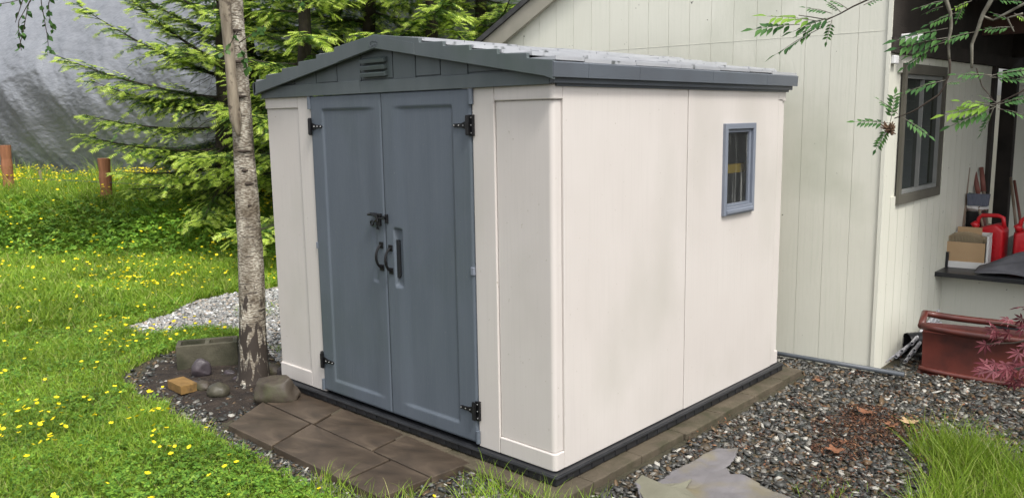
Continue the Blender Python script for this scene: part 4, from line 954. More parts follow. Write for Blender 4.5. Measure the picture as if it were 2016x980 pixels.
# ------------------------------------------------------------------ conifers
def comb(n, lime, seed):
    """twig of unit length along x: a rachis with pairs of flat needles in the xy plane"""
    r = np.random.default_rng(seed); v = []; f = []; m = []
    for i in range(n):
        t = (i+.5)/n; w_ = .22*(1-.45*t)*(1 if i else .7); mt = 1 if (lime and t > .42) else 0
        if mt: w_ *= 1.75
        for s in (-1, 1):
            k = len(v); a = .13+r.uniform(-.03, .05); z = -.03*r.random()-.10*t*t
            v += [(t-.055, 0, -.10*t*t), (t+.055, 0, -.10*t*t), (t+a, s*w_, z-.03)]; f.append((k, k+1, k+2)); m.append(mt)
    k = len(v); v += [(.9, -.03, -.08), (1.12, 0, -.13), (.9, .03, -.08)]; f.append((k, k+1, k+2)); m.append(1 if lime else 0)
    return np.array(v), np.array(f), np.array(m)
TW = [comb(9, False, 1), comb(8, True, 2), comb(9, True, 3)]
def conifer(name, base, trunk_top, r0, limbs, label, seed, lime_p=.75, lime_from=.35, group=None, tw=.10, dens=.56, dead=0):
    """limbs: list of (start xyz, tip xyz, sag)"""
    r = np.random.default_rng(seed); root = thing(name, base, label, 'tree', group)
    base = np.array(base, float); tt = np.array(trunk_top, float)
    b = MB(); n = 14; pts = [base+(tt-base)*i/n+np.array([.02*math.sin(i*1.3+seed), .02*math.cos(i*1.7), -.15 if i == 0 else 0]) for i in range(n+1)]
    b.tube(pts, [r0*(1-.85*i/n)+(.25*r0 if i == 0 else 0) for i in range(n+1)], 12); b.build('trunk', M['firbark'], root, smooth=True)
    O, DX, UP, SL, KD = [], [], [], [], []; wood = MB()
    for (p, q_, sag) in limbs:
        p = np.array(p, float); q_ = np.array(q_, float); L = np.linalg.norm(q_-p); ns = max(6, int(L/.055)); side0 = np.cross(q_-p, [0, 0, 1.0]); side0 /= np.linalg.norm(side0)+1e-9
        bend = r.normal(0, .06)*L
        cv = lambda t: p+(q_-p)*t+np.array([0, 0, -4*sag*L*t*(1-t)])+side0*bend*math.sin(math.pi*t)
        wood.tube([cv(t) for t in np.linspace(0, 1, 9)], [.016*(1-t)*min(1.6, L)+.003 for t in np.linspace(0, 1, 9)], 5)
        for i in range(ns):
            t = .10+.90*(i+r.random())/ns; t = min(t, 1.0); c0 = cv(t); tan = cv(min(1, t+.02))-cv(max(0, t-.02)); tan /= np.linalg.norm(tan)
            for s in (-1, 1):
                if r.random() > dens: continue
                l2 = L*(.30*(1-t)**.75+.05)*r.uniform(.6, 1.15); l2 = min(l2, .7)
                sd_ = side0*s; d2 = tan*.62+sd_*.78+np.array([0, 0, r.normal(-.02, .14)]); d2 /= np.linalg.norm(d2)
                droop = r.uniform(.05, .30)*l2; n2 = max(1, int(l2/(tw*.55)))
                for j in range(n2+1):
                    u = j/max(1, n2); pc = c0+d2*l2*u+np.array([0, 0, -droop*u*u]); 
                    pd = d2+np.array([0, 0, -2*droop/l2*u]); pd /= np.linalg.norm(pd); sd2 = np.cross(pd, [0, 0, 1.0]); sd2 /= np.linalg.norm(sd2)+1e-9
                    lime_zone = (t > lime_from or u > .5) and (u > .3 or t > .8)
                    if j == n2: cand = [(pd, 1.25)]
                    else: cand = [(pd*.72+sd2*k_*.7+np.array([0, 0, r.normal(-.04, .12)]), 1.0*(1-.35*u)+.15) for k_ in (-1, 1)]
                    for dd_, sc in cand:
                        dd_ = dd_/np.linalg.norm(dd_); O.append(pc); DX.append(dd_); UP.append(np.array([r.normal(0, .35), r.normal(0, .35), 1.0])); SL.append(tw*sc*r.uniform(.8, 1.4))
                        KD.append(0 if (not lime_zone or r.random() > lime_p) else 1+int(r.random() < .5))
                if l2 > .25: wood.tube([c0, c0+d2*l2*.5+np.array([0, 0, -droop*.25]), c0+d2*l2*.9+np.array([0, 0, -droop*.8])], [.005, .003, .0015], 3, cap=False)
    O = np.array(O); DX = np.array(DX); UP = np.array(UP); SL = np.array(SL); KD = np.array(KD)
    Yx = np.cross(UP, DX); Yx /= np.linalg.norm(Yx, axis=1)[:, None]; Zx = np.cross(DX, Yx)
    Bs = np.stack([DX, Yx, Zx], 1)*SL[:, None, None]; ch = []
    for k, (tv, tf, tm) in enumerate(TW):
        s = KD == k
        if s.any(): ch.append(instance_mesh('', tv, tf, Bs[s], O[s], None, tm=tm))
    merge_build('crown', ch, [M['needle'], M['newgrow']], root)
    wood.build('limb_wood', M['firbark'], root)
    if dead:
        dm = MB()
        for k in range(dead):
            z = r.uniform(.1, 2.4); a = r.uniform(0, 6.28); l = r.uniform(.2, .8); c0 = base+(tt-base)*(z/(tt[2]-base[2])); d_ = np.array([math.cos(a), math.sin(a), r.uniform(-.5, .1)])
            dm.tube([c0, c0+d_*l*.5+np.array([0, 0, -.03]), c0+d_*l+np.array([r.normal(0, .08), r.normal(0, .08), -.12])], [.006, .004, .002], 3, cap=False)
            for _ in range(4):
                u = r.uniform(.3, 1); e = c0+d_*l*u; dm.tube([e, e+np.array([r.normal(0, .12), r.normal(0, .12), r.normal(-.05, .08)])], [.003, .0015], 3, cap=False)
        dm.build('dead_twigs', M['darktwig'], root)
    return root

# main conifer left of the birch
FD = 11.3
fb = gp(457, 468, -.02); fb[2] = float(gz(fb[0], fb[1]))
fdist = np.linalg.norm((fb-CAM))
ftop = dp(428, -420, fdist+.3)
def tr_at(y): # point on the trunk for a picture height
    t = (468-y)/(468+420.0); return fb+(ftop-fb)*t
L_ = []
rl = random.Random(12)
def lm(ys, tip, dd, sag=.05): L_.append((tr_at(ys), dp(tip[0], tip[1], fdist+dd), sag))
for ys, tip, dd in ((165, (150, 8), -.5), (140, (215, -40), .2), (210, (97, 104), -.2), (235, (180, 160), .4), (272, (167, 226), -.5), (320, (164, 266), -.1), 
                    (352, (240, 338), -.6), (376, (252, 372), -.2), (372, (395, 440), -1.2), (390, (330, 400), .5), (395, (446, 462), -1.0),
                    (60, (300, -60), -.6), (80, (200, -60), .3), (20, (350, -90), -.5), (120, (350, 90), -1.3), (100, (560, 20), -.5), (70, (640, 40), .1), (140, (600, 90), -.7), (165, (560, 150), .3), (210, (560, 200), -.5),
                    (255, (545, 250), -.3), (290, (560, 310), -.8), (330, (550, 350), .2), (370, (550, 400), -.6), (30, (520, -50), -.9), (50, (420, 20), -1.4), (10, (600, -40), -.2), (-20, (480, -90), -.9), (310, (420, 300), -1.3)):
    lm(ys, tip, dd)
for k in range(9):
    ys = rl.uniform(-60, 400); L_.append((tr_at(ys), tr_at(ys)+np.array([rl.uniform(-1.2, .3), rl.uniform(.3, 1.4), rl.uniform(-.1, .4)]), .06))
conifer('conifer', fb, ftop, .205, L_, 'conifer with lime new tips growing left of and behind the birch', 7, .95, .15, tw=.125, dead=130)

def rand_limbs(base, h, z0, reach, n, r):
    out = []
    for i in range(n):
        t = i/n; z = z0+(h-z0)*t**.95; a = i*2.4+r.uniform(-.4, .4); l = reach*(1-.8*t)*r.uniform(.75, 1.15); p = np.array(base)+np.array([0, 0, z])
        out.append((p, p+np.array([math.cos(a)*l, math.sin(a)*l, l*r.uniform(-.15, .28)]), r.uniform(.03, .09)))
    return out
bgt = [(606, 11.0, 5.6, 1.7, 'conifer with pale lime tips rising over the left shed roof slope', 1.0), (735, 12.3, 6.4, 2.0, 'dark conifer directly above the shed roof peak', .6), (850, 11.2, 6.0, 1.7, 'conifer with lime tips right of the shed roof peak', .95),
       (948, 12.6, 6.6, 1.9, 'conifer showing its trunk just left of the house eave', .8), (1015, 13.6, 7.0, 2.0, 'rearmost conifer half hidden behind the house roof edge', .7), (672, 13.2, 6.8, 2.1, 'conifer between the lime-tipped one and the roof peak', .7), (500, 13.5, 7.0, 2.0, 'dark conifer behind the birch, at the left shed corner', .35)]
for i, (x, d_, h, reach, lab, lp) in enumerate(bgt):
    rr_ = random.Random(40+i); dr_ = ray(x, 300); dr_ = dr_[:2]/np.linalg.norm(dr_[:2]); bx = CAM[:2]+dr_*d_; bz = float(gz(bx[0], bx[1]))
    conifer('conifer', (bx[0], bx[1], bz), (bx[0]+.1, bx[1], bz+h), .14, rand_limbs((bx[0], bx[1], bz), h, .5, reach, 40, rr_), lab, 60+i, lp, .2, 'conifers behind the shed', tw=.125, dens=.8)

for i, (tx, ty) in enumerate(((9.5, 9.0), (12.0, 6.0), (7.5, 12.5))):  # out-of-view trees added so the porch window reflects something dark
    rr_ = random.Random(80+i); bz = float(gz(tx, ty)); conifer('conifer', (tx, ty, bz), (tx+.1, ty, bz+7), .15, rand_limbs((tx, ty, bz), 7.0, .4, 2.4, 26, rr_), 'unseen conifer added right of the porch to darken the window reflection', 80+i, .3, .3, 'unseen conifers added for the porch window reflection', tw=.2, dens=.7)

# ------------------------------------------------------------------ birch
bb = gp(502, 752, G); bb[2] = G; bd = np.linalg.norm(bb-CAM)
birch = thing('birch_tree', bb, 'pale-barked birch with split dead stem standing left of the shed', 'tree')
def bpt(x, y, dd=0): 
    return dp(x, y, bd+dd)
axis = [(502, 765), (501, 740), (500, 700), (498, 640), (495, 560), (492, 480), (487, 400), (481, 310), (475, 220), (469, 130), (463, 40), (458, -60), (452, -200), (448, -380)]
wid = [33, 28, 25.5, 24.5, 24, 23, 21.5, 19.5, 18, 16.5, 15.5, 15, 13, 10]
hh0 = np.array([0, 0, 0]); 
def up_pt(x, y):                     # keeps the trunk upright above its foot
    d_ = ray(x, y); hd = math.hypot(bb[0]-CAM[0], bb[1]-CAM[1]); t = hd/math.hypot(d_[0], d_[1]); return CAM+d_*t
pts = [up_pt(x, y) for x, y in axis]; rads = [w_/FPX*np.linalg.norm(p-CAM) for w_, p in zip(wid, pts)]
from numpy import interp
def resample(pts, rads, n):
    pts = np.array(pts); s = np.concatenate([[0], np.cumsum(np.linalg.norm(np.diff(pts, axis=0), axis=1))]); t = np.linspace(0, s[-1], n)
    return np.stack([interp(t, s, pts[:, i]) for i in range(3)], -1), interp(t, s, rads)
pr_, rr_ = resample(pts, rads, 160)
def bark_tube(b, P_, R_, seg=28, amp=.04, seed=0, m=0, flare=True):
    n0 = b.n; b.tube(P_, R_, seg, m); v = b.v[-1]
    for i in range(len(P_)):
        for k in range(seg):
            j = i*seg+k; a = 2*math.pi*k/seg; z = P_[i][2]; e = mnoise.noise(Vector((math.cos(a)*1.4, math.sin(a)*1.4, z*2.2+seed)))*amp+mnoise.noise(Vector((math.cos(a)*5, math.sin(a)*5, z*16+seed)))*amp*.45
            if flare and z < G+.45: e += (.55*mnoise.noise(Vector((math.cos(a)*4, math.sin(a)*4, z*2.5)))+.10)*(1-(z-G)/.45)*.35
            v[j] = P_[i]+(v[j]-P_[i])*(1+e)
b = MB(); bark_tube(b, pr_, rr_, amp=.07); b.build('trunk', M['birch'], birch, smooth=True)
# knots
for (x, y, w_) in ((478, 298, 14), (486, 362, 12), (481, 336, 10), (468, 122, 26), (472, 190, 12), (490, 405, 10), (492, 640, 9), (462, 60, 12)):
    c0 = up_pt(x, y); c0 = c0+(CAM-c0)/np.linalg.norm(CAM-c0)*.072; b = MB(); w2 = w_/FPX*bd; r_v = AR*w2
    b.tube([c0-r_v-(CAM-c0)*.004, c0+(CAM-c0)*.0015, c0+r_v-(CAM-c0)*.004], [.004, .011, .004], 8); b.build('knot', M['darktwig'], birch, smooth=True)
dead = [(440, -60), (444, 20), (449, 80), (455, 140), (459, 190), (464, 235), (470, 268)]
pts = [up_pt(x, y)+(CAM-up_pt(x, y))/bd*(.07+.02*i/6) for i, (x, y) in enumerate(dead)]; P2, R2 = resample(pts, [.040, .038, .036, .035, .036, .038, .010], 50)
b = MB(); bark_tube(b, P2, R2, 14, .12, 5, flare=False); b.build('split_stem', mat('peeling_bark', (.15, .12, .085), (.32, .275, .205), 14, .85, .8, 30, stretch=(3, 3, .5), bstretch=(3, 3, .4), dirt=(.09, .07, .05), dscale=20, dlo=.55, dhi=.65, bdist=.006), birch, smooth=True)
# limb carrying the hanging twigs over the top left corner
def leaf_tpl(lobes='ovate'):
    v = [(0, 0, 0), (.28, .28, .04), (.5, .33, .03), (1, 0, -.10), (.5, -.33, .03), (.28, -.28, .04), (.5, 0, -.03)]
    f = [(0, 1, 6), (1, 2, 6), (2, 3, 6), (3, 4, 6), (4, 5, 6), (5, 0, 6)]; return np.array(v, float), np.array(f)
def add_leaves(O, DX, UP, S_, tpl, squash=1.0):
    O, DX, UP, S_ = map(np.array, (O, DX, UP, S_)); DX = DX/np.linalg.norm(DX, axis=1)[:, None]; Yx = np.cross(UP, DX); Yx /= np.linalg.norm(Yx, axis=1)[:, None]+1e-9; Zx = np.cross(DX, Yx)
    return instance_mesh('', tpl[0], tpl[1], np.stack([DX, Yx*squash, Zx], 1)*S_[:, None, None], O, None)
rb = random.Random(21); LO, LD, LU, LS = [], [], [], []; wood = MB()
def twigline(pts, dist, n, size, r0=.003, hang=True):
    P_ = [dp(x, y, dist) for x, y in pts]; P_ = np.array(P_); Pn, _ = resample(P_, [1]*len(P_), 16); wood.tube(Pn, [r0*(1-.6*i/15)+.0006 for i in range(16)], 5)
    for k in range(n):
        t = rb.random()**.8*15; i = int(min(14, t)); c0 = Pn[i]+(Pn[i+1]-Pn[i])*(t-i); LO.append(c0)
        LD.append((rb.gauss(0, .6), rb.gauss(0, .6), -.9 if hang else rb.gauss(-.2, .5))); LU.append((rb.gauss(0, 1), rb.gauss(0, 1), rb.gauss(0, .8))); LS.append(size*rb.uniform(.6, 1.15))
twigline([(455, -150), (330, -130), (200, -90), (90, -60)], 5.6, 40, .04, .022)
twigline([(95, -60), (60, 0), (35, 45), (42, 100)], 5.5, 13, .042)
twigline([(100, -60), (55, 10), (48, 50), (38, 95)], 5.4, 14, .042)
twigline([(70, -60), (45, 0), (30, 45)], 5.5, 9, .042)
twigline([(120, -70), (95, 10), (100, 50), (105, 62)], 5.5, 16, .042)
twigline([(110, -60), (80, 0), (93, 70), (96, 100)], 5.45, 14, .042)
twigline([(150, -80), (75, -10), (20, 5), (0, 8)], 5.5, 12, .042)
twigline([(455, -120), (500, -40), (540, -5)], 5.6, 26, .045, .006)
twigline([(440, -160), (425, -20), (420, 20)], 5.4, 18, .045)
twigline([(470, 60), (445, 100), (415, 112)], 5.5, 14, .045)
twigline([(470, 90), (480, 110), (487, 135)], 5.5, 12, .05)
twigline([(480, -60), (560, -20), (600, 10)], 5.5, 22, .045, .005)
twigline([(470, 85), (500, 65), (520, 50)], 5.55, 12, .045, .004)
for k in range(26):
    x = rb.uniform(150, 760); y = rb.uniform(-420, -120); twigline([(450, -300), ((450+x)/2, y-20), (x, y), (x+10, y+60)], 5.6+rb.uniform(-.6, .6), 26, .045, .006)
merge_build('crown', [add_leaves(LO, LD, LU, LS, leaf_tpl())], [M['birchleaf']], birch)
wood.build('twigs', M['darktwig'], birch)

# ------------------------------------------------------------------ rowan (foreground, right)
rw = thing('rowan_tree', gp(2300, 900, G), 'rowan with feathery green leaves reaching in from the top right corner', 'tree')
rr = random.Random(31); RO = {0: [[], [], [], []], 1: [[], [], [], []]}; wood = MB()
def cpx(x, y): return (1480+x/2.2276, y/2.2276)
def rowan_leaf(b_, t_, dist, kind=0, tilt=.5, dz=0):
    a = dp(*cpx(*b_), dist); c0 = dp(*cpx(*t_), dist-dz); ax = c0-a; L = np.linalg.norm(ax); axn = ax/L
    up = np.array([0, 0, 1.0])*1.0+(-AF)*tilt+np.array([rr.gauss(0, .15), rr.gauss(0, .15), 0]); sd_ = np.cross(up, axn); sd_ /= np.linalg.norm(sd_); nrm = np.cross(axn, sd_)
    wood.tube([a, (a+c0)/2+nrm*.004, c0], [.0012, .001, .0006], 4, cap=False)
    R_ = RO[kind]; n = 6 if L > .07 else 5; ll = L*.30
    for i in range(n):
        t = .22+.72*i/n; c1 = a+ax*t
        for s in (-1, 1):
            R_[0].append(c1); R_[1].append(axn*.55+sd_*s*.85+nrm*rr.gauss(-.12, .12)); R_[2].append(nrm+sd_*rr.gauss(0, .2)); R_[3].append(ll*rr.uniform(.85, 1.1)*(1-.25*abs(t-.55)))
    R_[0].append(c0); R_[1].append(axn); R_[2].append(nrm); R_[3].append(ll)
def rbranch(pts, dist, r0, r1, mt=0):
    P_ = [dp(*cpx(x, y), dist) for x, y in pts]; Pn, _ = resample(P_, [1]*len(P_), 12); wood.tube(Pn, [r0+(r1-r0)*i/11 for i in range(12)], 6, m=mt)
D1 = 2.9
rbranch([(900, -200), (520, -5), (400, 50), (350, 92), (290, 80), (205, 68)], D1, .005, .0012, 1)
for a in (((300, 125), (108, 238), 0), ((210, 108), (8, 130), 0), ((352, 88), (328, 182), 0), ((300, 95), (68, 72), 1), ((350, 60), (238, 36), 0), ((490, 24), (575, -6), 0), ((370, 70), (180, 140), 0), ((390, 55), (330, 10), 0), ((345, 95), (215, 150), 0), ((420, 40), (340, 0), 0)):
    rowan_leaf(a[0], a[1], D1, a[2], rr.uniform(.2, 1.0))
D2 = 3.0
rbranch([(865, 250), (872, 310), (832, 408), (712, 488), (625, 520)], D2, .004, .0018, 1)
for a in (((850, 352), (665, 408), 0), ((608, 535), (628, 415), 0), ((600, 540), (455, 535), 0), ((600, 560), (545, 655), 0), ((660, 515), (775, 595), 0), ((640, 500), (560, 440), 0), ((845, 370), (915, 360), 0)):
    rowan_leaf(a[0], a[1], D2, a[2], rr.uniform(.4, 1.1))
D3 = 2.7
rbranch([(1300, 300), (1190, 400), (1075, 455), (1050, 470)], D3, .004, .0015, 1)
rbranch([(985, 300), (1010, 380), (1072, 455)], D3, .002, .0012, 1)
for a in (((1070, 455), (845, 505), 1), ((1070, 470), (875, 552), 0), ((1060, 475), (1005, 582), 0), ((1080, 460), (1215, 425), 0), ((1080, 478), (1200, 510), 0), ((1075, 470), (915, 445), 1), ((1070, 450), (1010, 425), 0), ((1050, 330), (900, 328), 0), ((1040, 335), (1215, 305), 0), ((1045, 340), (1210, 355), 0),
          ((1150, 120), (1015, 132), 0), ((985, 140), (835, 180), 0), ((870, 0), (735, 35), 0), ((905, 55), (775, 108), 0), ((860, 125), (635, 178), 0), ((860, 165), (640, 212), 0), ((850, 185), (695, 245), 0), ((790, 215), (670, 295), 0), ((965, 5), (885, 40), 1), ((1060, 0), (1190, 10), 0), ((1150, 60), (1215, 100), 1), ((1130, 90), (1060, 60), 0), ((840, 30), (760, 60), 0), ((930, 20), (900, 90), 0)):
    rowan_leaf(a[0], a[1], D3, a[2], rr.uniform(.2, .9))
rbranch([(845, -60), (852, 0), (872, 60), (875, 130), (862, 180), (866, 262)], D3, .006, .0035)
rbranch([(1090, -80), (1040, 20), (1010, 70), (990, 135), (965, 190), (965, 300)], D3, .007, .0035)
rbranch([(1300, -30), (1190, 20), (1060, 90), (1010, 70)], D3, .005, .003)
rbranch([(1190, 60), (1120, 80), (1150, 140)], D3, .003, .002)
tb = np.array(rw.location); e = dp(*cpx(1300, -30), D3); wood.tube([tb, (tb+e)/2+np.array([.15, .1, .2]), e, dp(*cpx(1090, -80), D3)], [.045, .03, .012, .008], 8)
wood.tube([e, dp(*cpx(900, -200), D1)], [.012, .006], 6)
ch = []
tv, tf = leaf_tpl(); tv = tv*np.array([1, .62, 1])
for kd in (0, 1): c_ = add_leaves(*RO[kd], (tv, tf)); ch.append((c_[0], c_[1], c_[2], np.full(len(c_[2]), kd)))
merge_build('foliage', ch, [M['rowanleaf'], M['rowanyoung']], rw)
wood.build('branches', [M['twig'], M['darktwig']], rw, smooth=True)
b = MB(); cc = dp(*cpx(605, 562), D2)
for k in range(60):
    d_ = np.array([rr.gauss(0, 1), rr.gauss(0, 1), rr.gauss(0, .8)]); d_ = d_/np.linalg.norm(d_)*rr.uniform(.012, .034); b.tube([cc, cc+d_*.6+np.array([0, 0, -.004]), cc+d_], [.002, .003, .0015], 4)
b.build('dried_flower_head', M['fungus'], rw)

# ------------------------------------------------------------------ red maple at the right edge
mpl = thing('japanese_maple', gp(2250, 950, G), 'red-leaved maple reaching in from the right edge over the gravel', 'shrub')
def mtpl():
    v = []; f = []
    for k, (a, l) in enumerate(((-1.9, .45), (-1.15, .75), (-.55, .95), (0, 1.05), (.55, .95), (1.15, .75), (1.9, .45))):
        d_ = np.array([math.cos(a), math.sin(a), 0]); s_ = np.array([-math.sin(a), math.cos(a), 0]); n = len(v)
        v += [np.zeros(3), d_*l*.5+s_*.10+[0, 0, .02], d_*l+[0, 0, -.12*l], d_*l*.5-s_*.10+[0, 0, .02]]; f += [(n, n+1, n+2), (n, n+2, n+3)]
    return np.array(v), np.array(f)
MO, MD_, MU, MS = [], [], [], []; wood = MB(); DM = 2.45
def c8(x, y): return (1560+x/2.228, 540+y/2.228)
for (x, y, s_) in ((940, 205, 40), (1000, 150, 42), (850, 215, 44), (885, 262, 40), (840, 312, 42), (905, 300, 36), (845, 400, 46), (870, 430, 50), (925, 398, 46), (985, 352, 42), (995, 472, 44), (1010, 402, 46), (960, 430, 48), (905, 440, 44), (940, 265, 40), (1010, 240, 40), (1000, 200, 42), (1015, 320, 40), (960, 470, 42), (1030, 440, 46), (820, 430, 36), (870, 250, 36), (930, 420, 40), (975, 400, 40), (880, 395, 40)):
    MO.append(dp(*c8(x+10, y-8), DM+rr.uniform(-.12, .12))); MD_.append((-.6*AR[0]+rr.gauss(0, .4), -.6*AR[1]+rr.gauss(0, .4), rr.gauss(-.45, .3))); MU.append((rr.gauss(0, .35)-AF[0]*.6, rr.gauss(0, .35)-AF[1]*.6, .8)); MS.append(s_/2.228/FPX*DM*1.15)
for ln in ([(1120, 380), (1000, 410), (900, 420), (820, 425)], [(1120, 300), (1000, 230), (930, 215), (850, 212)], [(1000, 410), (960, 440), (990, 480)], [(1060, 280), (980, 300), (850, 305)], [(1100, 180), (1010, 150)]):
    wood.tube(resample([dp(*c8(x, y), DM) for x, y in ln], [1]*len(ln), 8)[0], [.003-.002*i/7 for i in range(8)], 5)
e = dp(*c8(1120, 340), DM); tb = np.array(mpl.location); wood.tube([tb, (tb+e)/2+np.array([.05, .1, .05]), e], [.03, .015, .004], 6)
for k in range(150):
    MO.append(dp(*c8(rr.uniform(1060, 1500), rr.uniform(80, 620)), DM+rr.uniform(-.3, .4))); MD_.append((rr.gauss(0, 1), rr.gauss(0, 1), -.4)); MU.append((rr.gauss(0, .35), rr.gauss(0, .35), .8)); MS.append(.03)
merge_build('foliage', [add_leaves(MO, MD_, MU, MS, mtpl())], [M['maple']], mpl)
wood.build('branches', M['darktwig'], mpl)

# ------------------------------------------------------------------ grass, herbs and flowers
LAWN_R = wpoly([(1795, 1020), (1825, 960), (1850, 925), (1890, 905), (1940, 905), (2016, 930), (2200, 940), (2200, 1100), (1795, 1100)])
def lawn_ok(x, y):
    m = ~inpoly(x, y, P_grav) & ~inpoly(x+.1*d_noise(x*2, y*2), y+.1*d_noise(x*2+4, y*2), P_soil) & ~inpoly(x+.2*d_noise(x, y), y+.2*d_noise(x+3, y), P_grav2) & ~inpoly(x, y, slab_poly)
    m &= ~inpoly(x+.1*d_noise(x*2, y*2), y+.1*d_noise(x*2+4, y*2), P_edge) & off_pad(x, y) & ~inpoly(x, y, P_grav3)
    m &= ~((x > UL+HX-.2) & (y > 2.45))
    m &= ((x-TA[0])*tnn[0]+(y-TA[1])*tnn[1]) < .1
    return m
def in_view(x, y, z, mg=90):
    d = np.stack([x, y, z], -1)-CAM; zz_ = d@AF; px = 1008+FPX*(d@AR)/zz_; py = 490-FPX*(d@AU)/zz_
    return (zz_ > .5) & (px > -mg) & (px < 2016+mg) & (py > -mg) & (py < 980+mg*2.2)
def scatter(n, lo, hi, dens_fn, seed):
    r = np.random.default_rng(seed); x = r.uniform(lo[0], hi[0], n); y = r.uniform(lo[1], hi[1], n); z = gz(x, y)
    k = lawn_ok(x, y) & in_view(x, y, z) & (r.random(n) < dens_fn(x, y, np.hypot(x-CAM[0], y-CAM[1]))); return x[k], y[k], z[k], r
def bladebases(n, r, h, wd, lean):
    a = r.uniform(0, 2*np.pi, n); X1 = np.stack([np.cos(a), np.sin(a), 0*a], -1); b_ = r.uniform(0, 2*np.pi, n); ln = lean*r.random(n)
    Zx = np.stack([np.cos(b_)*ln, np.sin(b_)*ln, np.ones(n)], -1); Yx = np.stack([np.cos(b_), np.sin(b_), 0*b_], -1)
    return np.stack([X1*wd[:, None], Yx*(h*.55*r.random(n))[:, None], Zx*h[:, None]], 1)
BT = np.array([(-.5, 0, 0), (.5, 0, 0), (.42, .12, .45), (-.42, .12, .45), (.22, .45, .82), (-.22, .45, .82), (0, 1.0, 1.0)])
BF3 = np.array([(0, 1, 2), (0, 2, 3), (3, 2, 4), (3, 4, 5), (5, 4, 6)])
ch = []
x, y, z, r = scatter(620000, (-8, -2.6), (0.2, 3.2), lambda x, y, d: np.clip(1.15-(d-4)/7, .3, 1), 1)
d = np.hypot(x-CAM[0], y-CAM[1]); pat = fbm(x*1.3, y*1.3, 3, 77); h = (.025+.060*r.random(len(x))**1.5)*(.65+pat*.9); wd = .0028+.0009*d*.5*r.uniform(.6, 1.2, len(x))
k = r.random(len(x)) < .62+.35*(pat > .42); x, y, z, d, h, wd = [q_[k] for q_ in (x, y, z, d, h, wd)]
ch.append(instance_mesh('', BT, BF3, bladebases(len(x), r, h, wd, .9), np.stack([x, y, z], -1), None))
n1 = len(x)
# farther lawn and the bank
x, y, z, r = scatter(520000, (-26, -3), (-5.5, 6.5), lambda x, y, d: np.clip(9.0/d, .2, 1)*.9, 2)
s = (x-TOE[0])*TN[0]+(y-TOE[1])*TN[1]; d = np.hypot(x-CAM[0], y-CAM[1]); tall = sst(-.6, .8, s); h = (.06+.09*r.random(len(x)))*(1-tall)+tall*(.15+.28*r.random(len(x))**2)
wd = .0045+.0009*d*r.uniform(.5, 1.1, len(x)); ch.append(instance_mesh('', BT, BF3, bladebases(len(x), r, h, wd, 1.0), np.stack([x, y, z], -1), None))
# tuft at lower right
r = np.random.default_rng(9); n = 5600; lo, hi = LAWN_R.min(0), LAWN_R.max(0); x = r.uniform(lo[0], hi[0], n); y = r.uniform(lo[1], hi[1], n); k = inpoly(x+.12*(r.random(n)-.5), y+.12*(r.random(n)-.5), LAWN_R) & in_view(x, y, 0*x+G, 200); x, y = x[k], y[k]
h = .05+.17*r.random(len(x))**1.6; ch.append(instance_mesh('', BT, BF3, bladebases(len(x), r, h, np.full(len(x), .0045), 1.0), np.stack([x, y, 0*x+G], -1), None))
# stray tufts by the gravel edge and the pad corner
for (px_, py_, n, rr0, hh_) in ((1010, 985, 500, .28, .13), (1100, 965, 160, .07, .11), (700, 985, 500, .3, .12), (1130, 1000, 200, .2, .1), (1880, 905, 800, .2, .2), (560, 690, 60, .1, .08), (1640, 985, 60, .2, .07), (520, 612, 160, .3, .06)):
    c0 = gp(px_, py_, G); a = r.uniform(0, 6.28, n); q_ = rr0*np.sqrt(r.random(n)); x = c0[0]+q_*np.cos(a); y = c0[1]+q_*np.sin(a)
    kk = ~inpoly(x, y, slab_poly) & off_pad(x, y) & ~inpoly(x-.03, y, slab_poly); x, y = x[kk], y[kk]; n = len(x)
    ch.append(instance_mesh('', BT, BF3, bladebases(n, r, hh_*(.4+.7*r.random(n)), np.full(n, .004), .9), np.stack([x, y, 0*x+G], -1), None))
gr = merge_build('grass', ch, [M['grass']]); tag(gr, 'bright green lawn grass', None, None, 'stuff')
# herb leaves
tri = []; tfc = []
for a in (-2.1, 0, 2.1):
    d_ = np.array([math.cos(a), math.sin(a), 0]); s_ = np.array([-math.sin(a), math.cos(a), 0]); n = len(tri)
    tri += [np.zeros(3), d_*.55+s_*.42+[0, 0, .10], d_*1.0+s_*.18+[0, 0, .0], d_*.8+[0, 0, .05], d_*1.0-s_*.18+[0, 0, 0], d_*.55-s_*.42+[0, 0, .10]]; tfc += [(n, n+1, n+3), (n+1, n+2, n+3), (n, n+3, n+5), (n+3, n+4, n+5)]
HT_, HF_ = np.array(tri), np.array(tfc); ch = []
x, y, z, r = scatter(150000, (-8, -2.6), (0.2, 3.2), lambda x, y, d: np.clip(1.0-(d-4)/8, .3, 1), 3)
pat = fbm(x*1.6+3, y*1.6, 3, 99); k = r.random(len(x)) < sst(.22, .5, pat)*.85+.2; x, y, z = x[k], y[k], z[k]; sz = r.uniform(.010, .024, len(x)); rng = r
ch.append(instance_mesh('', HT_, HF_, rot_bases(len(x), sz, sz, sz, .35), np.stack([x, y, z+r.uniform(.02, .065, len(x))], -1), None))
x, y, z, r = scatter(230000, (-26, -3), (-5.5, 6.5), lambda x, y, d: np.clip(9.5/d, .2, 1), 5)
s = (x-TOE[0])*TN[0]+(y-TOE[1])*TN[1]; tall = sst(-1.0, .2, s)*(1-.45*sst(.6, 1.6, s)); pat = fbm(x*.8+3, y*.8, 3, 98); k = r.random(len(x)) < .14+.25*sst(.35, .6, pat)+.8*tall*(.45+.55*sst(-11.5, -9.5, x)); x, y, z, tall = x[k], y[k], z[k], tall[k]
sz = r.uniform(.018, .036, len(x))*(1+.9*tall); rng = r
